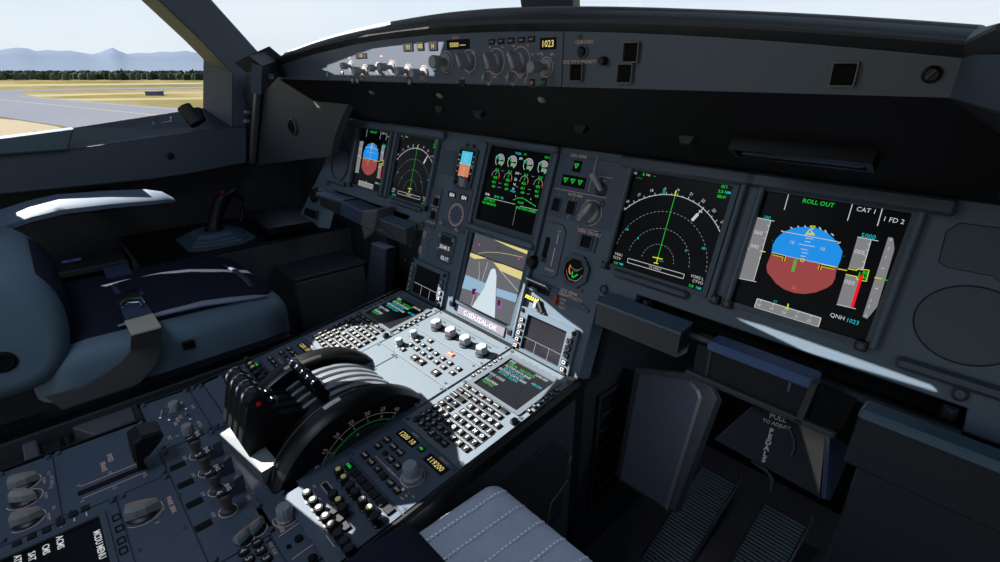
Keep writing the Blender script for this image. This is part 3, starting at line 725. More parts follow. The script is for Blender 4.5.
# speed scale
s.poly([c1(*q) for q in ((172, 224), (240, 236), (158, 520), (91, 507))], E_GREY); s.line(c1(171, 223), c1(256, 240), E_W, .0008); s.line(c1(240, 236), c1(158, 520), E_W, .0008); s.line(c1(91, 508), c1(171, 524), E_W, .0008)
s.text('060', *c1(181, 293), .0052, E_W); s.text('040', *c1(163, 357), .0052, E_W); s.text('100', *c1(221, 222), .0042, E_C)
for k in range(6): s.line(c1(232-8*k, 262+30*k), c1(222-8*k, 260+30*k), E_W, .0008)
# altitude scale
s.poly([c1(*q) for q in ((645, 315), (709, 328), (668, 471), (602, 460))], E_GREY)
s.poly([c1(590, 490), c1(655, 502), c2(620, 178), c2(548, 160)], E_GREY)
s.line(c1(645, 314), c1(742, 333), E_W, .0008); s.line(c1(709, 328), c1(668, 471), E_W, .0008); s.line(c2(548, 161), c2(637, 182), E_W, .0008)
s.text('005', *c1(655, 384), .0052, E_W); s.text('000', *c1(608, 526), .0052, E_W); s.text('5000', *c1(696, 310), .0052, E_C)
for k in range(5): s.line(c1(703-8*k, 350+27*k), c1(693-8*k, 348+27*k), E_W, .0008)
for q in (((600, 463), (642, 471)), ((642, 471), (645, 463)), ((645, 463), (699, 470)), ((699, 470), (686, 522)), ((686, 522), (640, 512)), ((640, 512), (643, 500)), ((643, 500), (590, 489))): s.line(c1(*q[0]), c1(*q[1]), E_Y, .0009)
s.text('1', *c1(650, 488), .0058, E_G, bold=.02); s.text('80', *c1(682, 482), .0040, E_G, bold=.03); s.text('60', *c1(678, 503), .0040, E_G, bold=.03)
s.poly([c1(658, 490), c1(674, 492), c2(626, 179), c2(612, 176)], E_R, .0005)
# vertical speed
s.poly([c1(789, 314), c1(812, 319), c1(818, 372), c1(733, 556), c2(735, 172), c2(690, 229), c2(668, 219), c1(742, 470)][:3]+[c1(818, 372), c2(737, 172), c2(690, 229), c2(668, 219)], E_GREY)
for X, Y, t_ in ((801, 325, '6'), (790, 368, '2'), (775, 408, '1')): s.text(t_, *c1(X, Y), .0034, E_W)
for X, Y, t_ in ((706, 142, '1'), (698, 170, '2'), (684, 212, '6')): s.text(t_, *c2(X, Y), .0034, E_W)
s.line(c1(758, 460), c1(770, 462), E_W, .001); s.line(c2(728, 86), c2(740, 88), E_W, .001)
s.line(c1(725, 503), c1(756, 510), E_Y, .001, .0006); s.line(c1(756, 510), c1(787, 518), E_G, .001, .0006)
# heading scale
H4 = [(176, 134), (474, 225), (461, 266), (162, 174)]
s.poly([c2(*q) for q in H4], E_GREY)
for k in range(4):
    if k != 2: s.line(c2(*H4[k]), c2(*H4[(k+1) % 4]), E_W, .001)
s.line(c2(*H4[2]), c2(*H4[3]), E_W, .0006)
for k, t_ in enumerate(('18', '19', '20', '21', '22')): s.text(t_, *c2(182+59*k, 162+18.5*k), .0036, E_W); s.line(c2(192+59*k, 141+18*k), c2(189+59*k, 150+18*k), E_W, .0008)
s.line(c2(321, 158), c2(315, 188), E_Y, .0014); s.line(c2(314, 178), c2(310, 190), E_G, .0018)
s.text('T7', *c2(260, 148), .003, E_C); s.text('QNH', *c2(550, 217), .0048, E_W); s.text('1023', *c2(621, 240), .0048, E_C)
for a, q in (((322, 115), (302, 187)), ((622, 158), (598, 238)), ((762, 180), (738, 262))): s.line(c1(*a), c1(*q), E_W, .0009)
s.text('ROLL OUT', *c1(461, 154), .0052, E_G, bold=.01); s.text('CAT 1', *c1(684, 188), .0052, E_W); s.text('1 FD 2', *c1(814, 235), .0052, E_W)
pf = s.b.build('screen', DU['pfd2']); c = pf.copy(); COL.objects.link(c); c.parent = DU['pfd1']
# --- navigation display
d3 = lambda X, Y: (590+X*.178, 150+Y*.178)
d4 = lambda X, Y: (590+X*.178, 220+Y*.178)
s = scr_mesh(.331, 0)
C0 = s.L(*d4(376, 236)); rr = [hypot(s.L(*q)[0]-C0[0], s.L(*q)[1]-C0[1]) for q in (d4(395, 123), d3(395, 423), d3(405, 333), d3(467, 243))]
DG = mat('glow_soft_white', (150, 152, 156), emit=.8)
for k, n_ in ((0, 31), (1, 51), (2, 71)): s.b.arc(C0, (.0265, .0502, .0755)[k], radians(8-k*2), radians(176-k*2), .0007, s.z, DG, n=n_, dash=1)
R4 = .1005
def ap(r, a): return (C0[0]+r*cos(a), C0[1]+r*sin(a))
s.b.arc(C0, R4, radians(37), radians(140), .0009, s.z, E_W, n=50)
for k in range(21):
    a = radians(139-k*5.05)
    s.b.line(ap(R4, a), ap(R4+(.004 if k % 2 == 0 else .0022), a), .0008, s.z, E_W)
for k, t_ in enumerate(('16', '17', '18', '19', '20', '21', '22', '23', '24')):
    a = radians(134-k*11.2); q = ap(R4+.0085, a); s.b.text(t_, q[0], q[1], .0042 if t_ not in '19 20' else .0034, s.z, E_W, rot=a-pi/2)
q = s.L(*d3(483, 232)); s.b.line(C0, s.L(*d3(480, 255)), .0009, s.z+.0003, E_G); s.b.line(s.L(*d3(486, 228)), s.L(*d3(478, 258)), .0018, s.z+.0005, E_Y)
s.b.line(s.L(*d3(572, 398)), s.L(*d3(640, 325)), .0012, s.z+.0003, E_W); s.b.line(s.L(*d3(575, 396)), s.L(*d3(608, 360)), .0044, s.z+.0004, E_W); s.b.line(s.L(*d3(613, 340)), s.L(*d3(632, 352)), .0014, s.z+.0004, E_W)
s.text('[]', *d3(417, 231), .0045, E_C, bold=.02)
for q_, t_ in ((d4(210, 52), '10'), (d4(272, 102), '5'), (d4(540, 171), '5'), (d4(637, 158), '10')): s.text(t_, *q_, .0036, E_C, bold=.02)
s.b.line(s.L(*d4(354, 208)), s.L(*d4(410, 220)), .0013, s.z+.0005, E_Y); s.b.line(s.L(*d4(384, 206)), s.L(*d4(374, 246)), .0013, s.z+.0005, E_Y); s.b.line(s.L(*d4(360, 240)), s.L(*d4(386, 246)), .0012, s.z+.0005, E_Y)
s.text('CTV', *d4(400, 230), .003, E_C)
BXN = [s.L(*d4(*q)) for q in ((215, 215), (531, 305), (524, 330), (211, 238))]; s.b.pline(BXN, .0008, s.z, E_W, close=True)
s.text('TA ONLY', *d4(366, 270), .0036, E_W)
s.text('GS', *d3(258, 130), .0032, E_W); s.text('0', *d3(303, 137), .0045, E_G, bold=.02); s.text('TAS', *d3(328, 141), .0032, E_W); s.text('---', *d3(364, 145), .0036, E_G); s.text('--- /---', *d3(277, 156), .0032, E_G)
s.text('011', *d3(756, 206), .0044, E_G, bold=.02); s.text('°', *d3(792, 205), .0044, E_C); s.text('5.0', *d3(736, 233), .0042, E_G, bold=.02); s.text('NM', *d3(775, 239), .0038, E_C, bold=.02); s.text('08:41', *d3(740, 262), .0042, E_G, bold=.02)
s.text('VOR1', *d4(162, 193), .0042, E_W); s.text('TCTV', *d4(152, 213), .0042, E_W); s.text('0.8', *d4(146, 240), .0040, E_G, bold=.02); s.text('NM', *d4(176, 247), .0036, E_C, bold=.02)
s.text('VOR2 L', *d4(604, 322), .0042, E_W); s.text('CTVO', *d4(606, 348), .0042, E_W); s.text('0.8', *d4(570, 369), .0040, E_G, bold=.02); s.text('NM', *d4(610, 382), .0036, E_C, bold=.02)
nd = s.b.build('screen', DU['nd2']); c = nd.copy(); COL.objects.link(c); c.parent = DU['nd1']
# --- engine display
f5 = lambda X, Y: (480+X*.10681, 140+Y*.10681)
f6 = lambda X, Y: (470+X*.10681, 190+Y*.10681)
s = scr_mesh(0, .006)
DKB = mat('screen_sheen_blue', (16, 24, 38), .2, spec=.4)
for (X, Y) in ((188, 190), (303, 208), (453, 234), (591, 258)):
    c_ = s.L(*f5(X, Y)); r = .0118
    s.b.arc(c_, r, radians(-60), radians(235), .0011, s.z, E_W, n=26)
    s.b.flat([c_]+[(c_[0]+r*.9*cos(radians(a)), c_[1]+r*.9*sin(radians(a))) for a in range(10, 145, 15)], s.z+.0001, DG)
    s.b.line(c_, (c_[0]-r*.8, c_[1]+r*.45), .0014, s.z+.0003, E_G); s.b.cyl(c_[0]-r*.95, c_[1]+r*.5, s.z, s.z+.0003, .0017, E_C, n=8)
    s.b.flat([(c_[0]-.002, c_[1]-.0078), (c_[0]+.0105, c_[1]-.0078), (c_[0]+.0105, c_[1]-.0015), (c_[0]-.002, c_[1]-.0015)], s.z+.0004, DG); s.b.text('0.99', c_[0]+.0045, c_[1]-.0046, .0052, s.z+.0006, E_G, bold=.03)
for (X, Y) in ((147, 335), (262, 360), (412, 390), (545, 420)):
    c_ = s.L(*f5(X, Y)); r = .0105; s.b.arc(c_, r, radians(-5), radians(190), .0011, s.z, DG, n=18); s.b.arc(c_, r, radians(-25), radians(0), .0016, s.z+.0001, E_R, n=4); s.b.arc(c_, r, radians(0), radians(14), .0016, s.z+.0001, E_ORG, n=3)
    s.b.line((c_[0], c_[1]+.002), (c_[0]+.001, c_[1]+r*.8), .0012, s.z+.0002, E_G); s.b.text('412', c_[0]+.001, c_[1]-.003, .0048, s.z+.0003, E_G, bold=.04)
for (X, Y, t_) in ((163, 277, '21.5'), (283, 297, '21.5'), (434, 325, '21.6'), (568, 352, '21.5'), (133, 392, '66.2'), (250, 416, '66.2'), (402, 450, '66.3'), (535, 480, '66.1'), (130, 433, '600'), (250, 458, '600'), (402, 493, '600'), (534, 524, '600')): s.text(t_, *f5(X, Y), .0044, E_G, bold=.02)
for (X, Y, t_, m_) in ((362, 126, 'TOGA', E_C), (425, 135, '1.4', E_G), (640, 165, 'FLX 55', E_G), (387, 174, 'EPR', E_W), (353, 312, 'EGT', E_W), (335, 362, '°C', E_C), (336, 372, 'N1', E_W), (326, 415, 'N3', E_W), (315, 458, 'FF', E_W), (310, 480, 'KG/H', E_C)): s.text(t_, *f5(X, Y), .0040, m_, bold=.02)
for X, Y in ((215, 288), (380, 318), (498, 342), (188, 404), (346, 436), (465, 463), (180, 443), (455, 505)): s.line(f5(X-14, Y-2), f5(X+14, Y+3), DG, .0007)
s.text('FOB:', *f6(167, 40), .0046, E_W, bold=.02); s.text('36.40', *f6(252, 62), .0046, E_G, bold=.02); s.text('KG', *f6(303, 74), .0042, E_C, bold=.02)
s.line(f6(150, 68), f6(425, 134), E_W, .0007); s.line(f6(470, 150), f6(645, 193), E_W, .0007); s.line(f6(440, 150), f6(400, 332), DG, .0007)
s.text('SEAT BELTS', *f6(186, 95), .0046, E_G, bold=.02); s.text('NO SMOKING', *f6(180, 127), .0046, E_G, bold=.02); s.text('GND SPLRS ARMED', *f6(525, 183), .0044, E_G, bold=.02); s.text('FLAPS', *f6(478, 120), .004, E_G, bold=.02)
pts = [(410, 92), (450, 76), (490, 74), (530, 96), (570, 122), (614, 150)]
for k in range(5): s.line(f6(*pts[k]), f6(*pts[k+1]), E_G, .0010)
for k in range(6): q = s.L(*f6(*pts[k])); s.b.cyl(q[0], q[1], s.z, s.z+.0004, .0012, E_G, n=6)
s.text('S', *f6(430, 58), .004, E_W); s.text('F', *f6(572, 88), .004, E_W)
s.b.build('screen', DU['ewd'])
# --- tail camera picture
g7 = lambda X, Y: (440+X*.23121, 215+Y*.23121)
s = scr_mesh(0, -.1695)
def em(n_, c_): return mat('camera_'+n_, c_, emit=.95)
APR = em('apron', (104, 106, 112)); APD = em('apron_shade', (78, 80, 86)); YB = em('grass', (226, 212, 140)); BW = em('wing', (150, 184, 210)); FW = em('fuselage', (214, 228, 238)); WL = em('line', (225, 225, 215)); DKm = em('engine', (40, 42, 48))
s.poly([g7(155, 70), g7(385, 148), g7(361, 241), g7(135, 160)], APD)
s.poly([g7(*q) for q in ((190, 82), (290, 113), (387, 150), (384, 172), (300, 138), (230, 104))], YB, .0001)
s.b.pline([s.L(*g7(*q)) for q in ((165, 166), (205, 161), (250, 162), (300, 170), (360, 183))], .0007, s.z+.0002, YB)
for X, Y in ((170, 128), (342, 191)): q = s.L(*g7(X, Y)); s.b.cyl(q[0], q[1], s.z, s.z+.0004, .0022, E_M, n=8)
s.line(g7(252, 132), g7(248, 156), DKm, .0014); s.line(g7(264, 136), g7(260, 160), DKm, .0014)
s.line(g7(135, 161), g7(361, 243), SCR, .0018, .0006)
s.poly([g7(133, 163), g7(360, 243), g7(306, 478), g7(82, 372)], APR)
s.poly([g7(*q) for q in ((133, 163), (205, 188), (150, 190), (130, 178))], YB, .0001); s.poly([g7(*q) for q in ((232, 205), (275, 214), (358, 246), (353, 280), (300, 258), (262, 240))], YB, .0001)
s.line(g7(258, 236), g7(345, 336), WL, .0009); s.line(g7(170, 200), g7(172, 262), YB, .0008); s.line(g7(172, 262), g7(134, 398), YB, .0012); s.line(g7(208, 205), g7(160, 360), WL, .0008)
s.poly([g7(*q) for q in ((112, 258), (205, 298), (200, 345), (96, 316))], BW, .0003); s.poly([g7(*q) for q in ((246, 316), (345, 348), (334, 380), (244, 350))], BW, .0003)
s.poly([g7(*q) for q in ((221, 238), (230, 231), (241, 235), (246, 262), (243, 330), (238, 446), (138, 404), (150, 378), (190, 320))], FW, .0004)
s.poly([g7(*q) for q in ((141, 320), (158, 318), (150, 345), (140, 345))], DKm, .0005); s.poly([g7(*q) for q in ((252, 368), (264, 370), (260, 394), (250, 388))], DKm, .0005)
s.line(g7(163, 318), g7(152, 350), E_M, .0016, .0007); s.line(g7(152, 346), g7(136, 344), E_M, .0016, .0007); s.line(g7(265, 372), g7(262, 404), E_M, .0016, .0007); s.line(g7(268, 402), g7(252, 400), E_M, .0016, .0007)
s.line(g7(178, 80), g7(184, 82), E_G, .0018, .0007)
s.b.build('screen', DU['sd'])
# bar between the two centre displays, black knob, bottom frame with placard
b = MB(); b.box(-.098, -.091, 0, .094, -.0795, .014, GREY, .003); b.box(-.098, -.0965, 0, .094, -.0915, .011, GREY, .002); b.build('hood_rail', ip)
b = MB(); b.box(-.1, .0835, 0, .098, .0945, .013, GREY, .003); b.build('hood_rail', ip)
for u0 in (-.0985, .0895):
    b = MB(); b.box(u0, -.262, 0, u0+.009, .083, .009, GREY, .002); b.build('rib', ip)
for u, v in ((-.092, -.2535), (.086, -.2535), (-.092, -.0855), (.0905, -.089)):
    b = MB(); b.box(u-.006, v-.006, 0, u+.006, v+.006, .011, BLK, .0015); b.build('latch', ip)
t = thing('dimmer_knob', 'round black knob at the corner between the two centre screens', 'knob', PAN @ at(PAN, 534, 262))
sub('cap', lambda b: b.lathe([(.0125, 0), (.0125, .004), (.011, .010), (.0085, .0125)], BLK, n=22), t)
pl = thing('registration_placard', 'pale violet registration placard under the lower centre screen', 'placard', PAN @ T3(-.004, -.2615, 0))
PLM = mat('placard_violet', (98, 94, 106), .5)
b = MB(); b.prism(rrect(-.073, -.0095, .071, .0095, .001, 2), 0, .0022, PLM, b=.0004); b.pline(rrect(-.0725, -.009, .0705, .009, .001, 2), .0007, .0024, GREYD, close=True); b.build('plate', pl)
b = MB(); b.text('C-SDUZAL-OK', -.001, 0, .0098, .0026, mat('placard_white', (175, 172, 180), .6), sx=1.15); b.build('lettering', pl)

# -------------------------------------------------- left centre column
def plate(name, label, cat, c_px, w_, h_, m=NAVY, d=.0025, r=.002, b_=.0006):
    u, v = P_(*c_px); t = thing(name, label, cat, PAN @ T3(u, v, 0)); b = MB(); b.prism(rrect(-w_/2, -h_/2, w_/2, h_/2, r, 3), -.001, d, m, b=b_); b.build('faceplate', t)
    t['uv'] = (u, v); return t
def rel(t, px, py, h=0): u, v = P_(px, py, h); return u-t['uv'][0], v-t['uv'][1]
t = plate('limits_placard', 'dark engraved placard with rows of tiny lettering beside the standby horizon', 'placard', (448.5, 163), .047, .052, GREYD, .002, .001)
b = MB()
for k, s_ in enumerate(('SPEED LIMITATIONS', 'VLE 250/0.55', 'VLO 250/0.55', '1  240 KT', '1+F 215', '2  196', '3  186', 'FULL 180')): b.text(s_, 0, .021-.0058*k, .0030 if k else .0034, .0022, GREY, sx=1)
b.build('lettering', t)
t = plate('standby_horizon', 'standby horizon with cyan sky and orange ground, left of the engine screen', 'instrument', (466.5, 168), .060, .082, GREYD, .006, .006, .0015)
b = MB(); b.prism(rrect(-.026, -.027, .026, .036, .003, 3), .005, .0062, SCR); b.build('glass', t)
b = MB(); cy = mat('glow_standby_sky', (70, 196, 232), emit=.95); og = mat('glow_standby_ground', (208, 128, 96), emit=.95)
b.flat([(-.016, .006), (.018, .006), (.018, .033), (-.016, .033)], .0064, cy); b.flat([(-.016, -.019), (.018, -.019), (.018, .006), (-.016, .006)], .0064, og)
for k in range(5): b.line((-.006, .011+.004*k), (.006, .011+.004*k), .0006, .0066, E_W); b.line((-.005, -.001-.004*k), (.005, -.001-.004*k), .0006, .0066, E_W)
b.line((-.019, .007), (-.010, .007), .0016, .0067, E_Y); b.line((.012, .007), (.020, .007), .0016, .0067, E_Y)
for y in (.024, .014, .002, -.010): b.text('80', -.022, y, .0028, .0066, E_W); b.text('20', .0235, y, .0028, .0066, E_W)
b.text('180', .0235, .006, .0030, .0066, E_G); b.text('STD', -.008, -.023, .003, .0066, E_C); b.build('screen', t)
sub('knob', lambda b: b.lathe([(.0105, .006), (.0105, .013), (.009, .016)], KNOB, n=20, c=(.012, -.031), flut=.05), t)
sub('knob', lambda b: b.lathe([(.0045, .006), (.0045, .010), (.003, .012)], BLK, n=14, c=(-.018, -.033)), t)
for dx in (-.010, .012): sub('stud', lambda b: b.lathe([(.0032, .0), (.0032, .006), (.0022, .0075)], GREYD, n=12, c=(dx, .0465)), t)
t = plate('distance_indicator', 'round bearing indicator with pink tick ring below the standby horizon', 'instrument', (460, 210), .066, .090, NAVY, .004, .005, .001)
b = MB(); cxy = rel(t, 457.5, 215); b.arc(cxy, .0235, 0, 2*pi, .0014, .0044, PINK, n=36)
for k in range(36): a = 2*pi*k/36; b.line((cxy[0]+.0235*cos(a), cxy[1]+.0235*sin(a)), (cxy[0]+(.0195 if k % 3 else .0175)*cos(a), cxy[1]+(.0195 if k % 3 else .0175)*sin(a)), .0012, .0044, PINK)
b.line((cxy[0]-.014, cxy[1]-.012), (cxy[0]+.014, cxy[1]+.012), .0016, .0048, GREY); b.line((cxy[0]-.010, cxy[1]+.006), (cxy[0]+.012, cxy[1]-.004), .0014, .0048, GREY); b.build('dial', t)
b = MB(); 
for q_ in ((453.5, 195), (465.5, 198)): x, y = rel(t, *q_); b.box(x-.013, y-.006, .003, x+.013, y+.006, .0042, BLKM); b.text('004', x, y, .0080, .0045, E_W, bold=.03)
b.build('distance_window', t)
for q_ in ((444, 223), (459.5, 230)): x, y = rel(t, *q_); sub('knob', lambda b: b.lathe([(.0055, .003), (.0055, .009), (.004, .011)], KNOB, n=14, c=(x, y), flut=.08), t)
t = plate('anti_skid_panel', 'narrow switch plate with two black push switches left of the bearing indicator', 'control panel', (434, 208), .038, .090, NAVY, .003)
b = MB()
for q_, s_, h_ in (((439, 196.5), 'VOR/ILS', .0036), ((435.5, 209.5), 'N/W STRG', .0036), ((432, 222.5), 'ANTI SKID OFF', .0042)): x, y = rel(t, *q_); b.text(s_, x, y, h_, .0033, PINK, bold=.01, sx=.85)
x, y = rel(t, 436, 206.5); b.line((x-.016, y), (x+.016, y), .0008, .0033, PINK); b.build('lettering', t)
for q_ in ((437.5, 202.5), (434.5, 215.5)): x, y = rel(t, *q_); sub('switch', lambda b: b.box(x-.0055, y-.0085, .002, x+.0055, y+.0085, .008, BLKM, .001), t)
for n_, q_ in (('upper', (427.5, 235)), ('lower', (423.5, 250))):
    u, v = P_(*q_); t = thing('bearing_selector', '%s of the two grey oval selector switches left of the clock' % n_, 'switch', PAN @ T3(u, v, 0))
    sub('guard', lambda b: ring_prism(b, [(.011*cos(a*pi/10), .0165*sin(a*pi/10)) for a in range(20)], [(.009*cos(a*pi/10), .0142*sin(a*pi/10)) for a in range(20)], 0, .0035, KNOB), t)
    sub('grip', lambda b: b.loft([[(x*k, y*k, z) for x, y in rrect(-.006, -.012, .006, .012, .004, 3)] for z, k in ((0, 1), (.008, .9), (.011, .6))], KNOB), t)
t = plate('digital_clock', 'recessed grey clock with white digits above the left small screen', 'clock', (446.5, 248), .056, .064, GREYD, .004, .010, .002)
b = MB(); b.prism(rrect(-.020, .008, .022, .025, .004, 3), .003, .0042, BLK)
for q_, s_, h_ in (((446, 247.5), '20:40 5', .0085), ((446, 258.5), '02:17', .0085)): x, y = rel(t, *q_); b.text(s_, x, y, h_, .0046, E_W, bold=.02)
b.build('digits', t)
for dx, dy in ((-.022, .024), (.023, .022), (.022, -.024), (-.022, -.006)): sub('knob', lambda b: b.lathe([(.0038, .003), (.0038, .007), (.0025, .0085)], KNOB, n=12, c=(dx, dy)), t)

# -------------------------------------------------- small keyed displays
KSCR = mat('blank_screen', (26, 25, 30), .25, spec=.3)
def small_display(label, sg):
    uc, vc = (.165 if sg > 0 else -.193), -.2405
    t = thing('keyed_display', label, 'display', PAN @ T3(uc, vc, 0))
    w_, h_ = .068, .0435
    b = MB(); ring_prism(b, rrect(-w_, -h_, w_, h_, .004, 3), rrect(-.0475, -.032, .0445, .0335, .001, 3), 0, .007, GREY); b.build('bezel', t)
    b = MB(); b.prism(rrect(-.048, -.0325, .045, .034, .001, 3), 0, .002, KSCR)
    b.line((-.0475, -.010), (.0445, -.010), .0008, .0023, E_W); b.line((-.018, -.010), (-.018, -.032), .0008, .0023, E_W); b.line((.014, -.010), (.014, -.032), .0008, .0023, E_W); b.build('screen', t)
    k0 = None
    for s2 in (-1, 1):
        for k in range(5):
            M = T3(s2*.0568-.001, .020-.0125*k, .007)
            if k0 is None:
                b = MB(); b.box(-.0062, -.0045, 0, .0062, .0045, .003, BLK, .001); ring_prism(b, rrect(-.0035, -.0028, .0035, .0028, .001, 2), rrect(-.0024, -.0018, .0024, .0018, .0006, 2), .0028, .0033, WHT); k0 = b.build('key', t); k0.matrix_basis = M
            else: inst(k0, t, M)
    for x, y in ((-w_+.006, h_-.006), (w_-.008, h_-.008), (-w_+.005, -h_+.005), (w_-.006, -h_+.005)):
        b = MB(); b.cyl(x, y, .006, .010, .0042, BLK, n=12, b=.001); b.build('screw', t)
    return t
small_display('small blank keyed screen at lower right of centre with white divider lines', 1)
small_display('small blank keyed screen at lower left of centre, in the shade', -1)

# -------------------------------------------------- right centre column
h8 = lambda X, Y: (530+X*.19565, 150+Y*.19573)
t = thing('landing_gear_panel', 'landing gear and auto brake panel with green triangles and lever', 'control panel', PAN @ T3(.175, .0, 0)); t['uv'] = (.175, 0.)
A, B, C_, D = (rel(t, *h8(*q)) for q in ((165, 0), (450, 40), (398, 400), (98, 340)))
x0, x1, y1, y0 = A[0]+.001, .072, .083, (D[1]+C_[1])/2
b = MB(); b.prism([(x0, y0), (x1, y0), (x1, y1), (x0, y1)], -.001, .0028, NAVY, b=.0006); b.build('faceplate', t)
b = MB()
for q_, s_, h_ in (((255, 32), 'LDG GEAR', .0052), ((238, 232), 'AUTO BRK', .0046), ((382, 160), 'UP', .0042), ((300, 258), 'LO', .0036), ((265, 358), 'DISARM', .0036), ((155, 228), '-', .004), ((183, 290), '-', .004), ((245, 302), '-', .004)): b.text(s_, *rel(t, *h8(*q_)), h_, .0031, PINK, bold=.01)
for a, q_ in (((350, 34), (303, 213)), ((134, 197), (396, 247)), ((348, 136), (428, 146)), ((228, 244), (222, 268)), ((203, 322), (198, 354))): b.line(rel(t, *h8(*a)), rel(t, *h8(*q_)), .0008, .0031, PINK)
b.build('lettering', t)
def tri(b, x, y, r=.0048): b.flat([(x-r, y+r*.7), (x, y-r*.9), (x+r, y+r*.7)], .0052, E_GD); b.pline([(x-r, y+r*.7), (x, y-r*.9), (x+r, y+r*.7)], .001, .0054, E_G, close=True)
for cx, cy, n_ in ((247, 84, 1), (228, 162, 3)):
    x, y = rel(t, *h8(cx, cy)); w_ = .0085*n_
    b = MB(); b.box(x-w_, y-.010, .002, x+w_, y+.009, .0046, SCR, .0006)
    for k in range(n_): tri(b, x+(k-(n_-1)/2)*.0158, y)
    b.build('gear_light', t)
for cx, cy in ((140, 280), (216, 296)):
    x, y = rel(t, *h8(cx, cy)); b = MB(); ring_prism(b, rrect(x-.0095, y-.0125, x+.0095, y+.0125, .001, 1), rrect(x-.008, y-.011, x+.008, y+.011, .0006, 1), .002, .0048, GREYD); b.box(x-.008, y-.011, .002, x+.008, y+.011, .0042, BLKM, .001); b.build('push_button', t)
x, y = rel(t, *h8(316, 322)); b = MB(); mk_selector(b, .0165, .022, radians(55), x=x, y=y); b.arc((x, y), .021, radians(-80), radians(200), .0006, .0031, PINK); b.build('selector_knob', t)
x, y = rel(t, *h8(370, 205)); b = MB(); b.lathe([(.0105, .002), (.0105, .005), (.008, .006)], BLK, n=20, c=(x, y)); b.tube([(x, y, .004), (x-.004, y+.010, .014), (x-.010, y+.022, .024)], [.0045, .0045, .0065], mat('lever_pale', (150, 156, 162), .4), n=10); b.lathe([(.006, .0)], METAL) if 0 else None; b.build('gear_lever', t)
x, y = rel(t, *h8(376, 278)); b = MB(); b.lathe([(.005, .002), (.005, .0045), (.0035, .003)], GREYD, n=16, c=(x, y)); b.build('jack', t)
# slot lever panel
t = thing('slot_lever_panel', 'grey panel with vertical slot lever, left of the button and gauge', 'control panel', PAN @ at(PAN, 549, 248)); t['uv'] = P_(549, 248)
i4 = lambda X, Y: (520+X*.12448, 220+Y*.12456)
out = [rel(t, *i4(*q)) for q in ((140, 380), (200, 50), (235, 15), (350, 40), (375, 100), (300, 440), (262, 468), (160, 440))]
b = MB(); b.prism(out, -.001, .0022, GREY, b=.0008); b.pline(out, .0012, .0005, GRV, close=True); b.build('faceplate', t)
b = MB(); A = rel(t, *i4(238, 140)); B = rel(t, *i4(200, 305)); b.prism([(A[0]-.006, A[1]), (A[0]+.005, A[1]), (A[0]+.005, B[1]), (A[0]-.006, B[1])], .002, .0026, BLKM); b.build('slot', t)
b = MB(); x, y = rel(t, *i4(188, 312)); b.tube([(x, y-.003, .003), (x+.002, y, .012), (x+.006, y+.002, .016)], [.003, .0042, .0045], METAL); b.build('lever', t)
b = MB(); b.text('UP', *rel(t, *i4(326, 92)), .004, .0026, PINK); b.line(rel(t, *i4(318, 110)), rel(t, *i4(300, 195)), .0016, .0026, PINK); b.line(rel(t, *i4(288, 225)), rel(t, *i4(255, 372)), .0018, .0026, PINK); b.text('DOWN', *rel(t, *i4(243, 402)), .0045, .0026, PINK, bold=.01); b.build('lettering', t)
t = thing('terrain_button_panel', 'small plate with one black button, above the round brake gauge', 'control panel', PAN @ at(PAN, 588, 240)); t['uv'] = P_(588, 240)
b = MB(); b.prism([rel(t, *i4(*q)) for q in ((455, 225), (490, 55), (645, 95), (600, 268))], -.001, .0028, NAVY, b=.0006); b.build('faceplate', t)
b = MB(); b.text('TERR ON ND', *rel(t, *i4(562, 103)), .0058, .0031, PINK, bold=.01); b.line(rel(t, *i4(500, 66)), rel(t, *i4(640, 96)), .0008, .0031, PINK); b.build('lettering', t)
x, y = rel(t, *i4(542, 176)); b = MB(); ring_prism(b, rrect(x-.0125, y-.0125, x+.0125, y+.0125, .001, 1), rrect(x-.010, y-.010, x+.010, y+.010, .0006, 1), .002, .0052, GREYD); b.box(x-.0095, y-.0095, .002, x+.0095, y+.0095, .0046, BLKM, .001); b.build('push_button', t)
t = thing('brake_pressure_gauge', 'round black brake pressure gauge with green and orange arcs', 'gauge', PAN @ at(PAN, 576, 271))
b = MB(); pts = [(.030*cos(radians(a)), .030*sin(radians(a))) for a in range(22, 382, 45)]; ins = [(.0215*cos(radians(a)), .0215*sin(radians(a))) for a in range(22, 382, 45)]; ring_prism(b, [(p[0]*1.02, p[1]) for p in pts], ins, -.001, .006, GREYD); b.build('bezel', t)
b = MB(); b.cyl(0, 0, -.001, .0035, .0215, SCR, n=28); b.build('face', t)
b = MB()
b.arc((0, .002), .012, radians(155), radians(235), .0026, .0038, E_ORG, n=8); b.arc((.001, .014), .014, radians(250), radians(300), .0012, .0038, E_GD, n=8); b.line((-.002, -.012), (-.004, -.002), .0022, .004, E_G); b.line((0, -.012), (.008, -.004), .0022, .004, E_G)
b.arc((0, 0), .017, radians(190), radians(262), .0012, .0038, PINK, n=8); b.arc((0, 0), .017, radians(-80), radians(-10), .0012, .0038, PINK, n=8); b.arc((0, .018), .016, radians(215), radians(325), .0009, .0038, PINK, n=10); b.text('BRAKES', 0, -.0165, .0032, .004, PINK); b.build('scale', t)
for a in (50, 140, -40): sub('screw', lambda b: mk_screw(b, .027*cos(radians(a)), .027*sin(radians(a)), .003, .005), t)
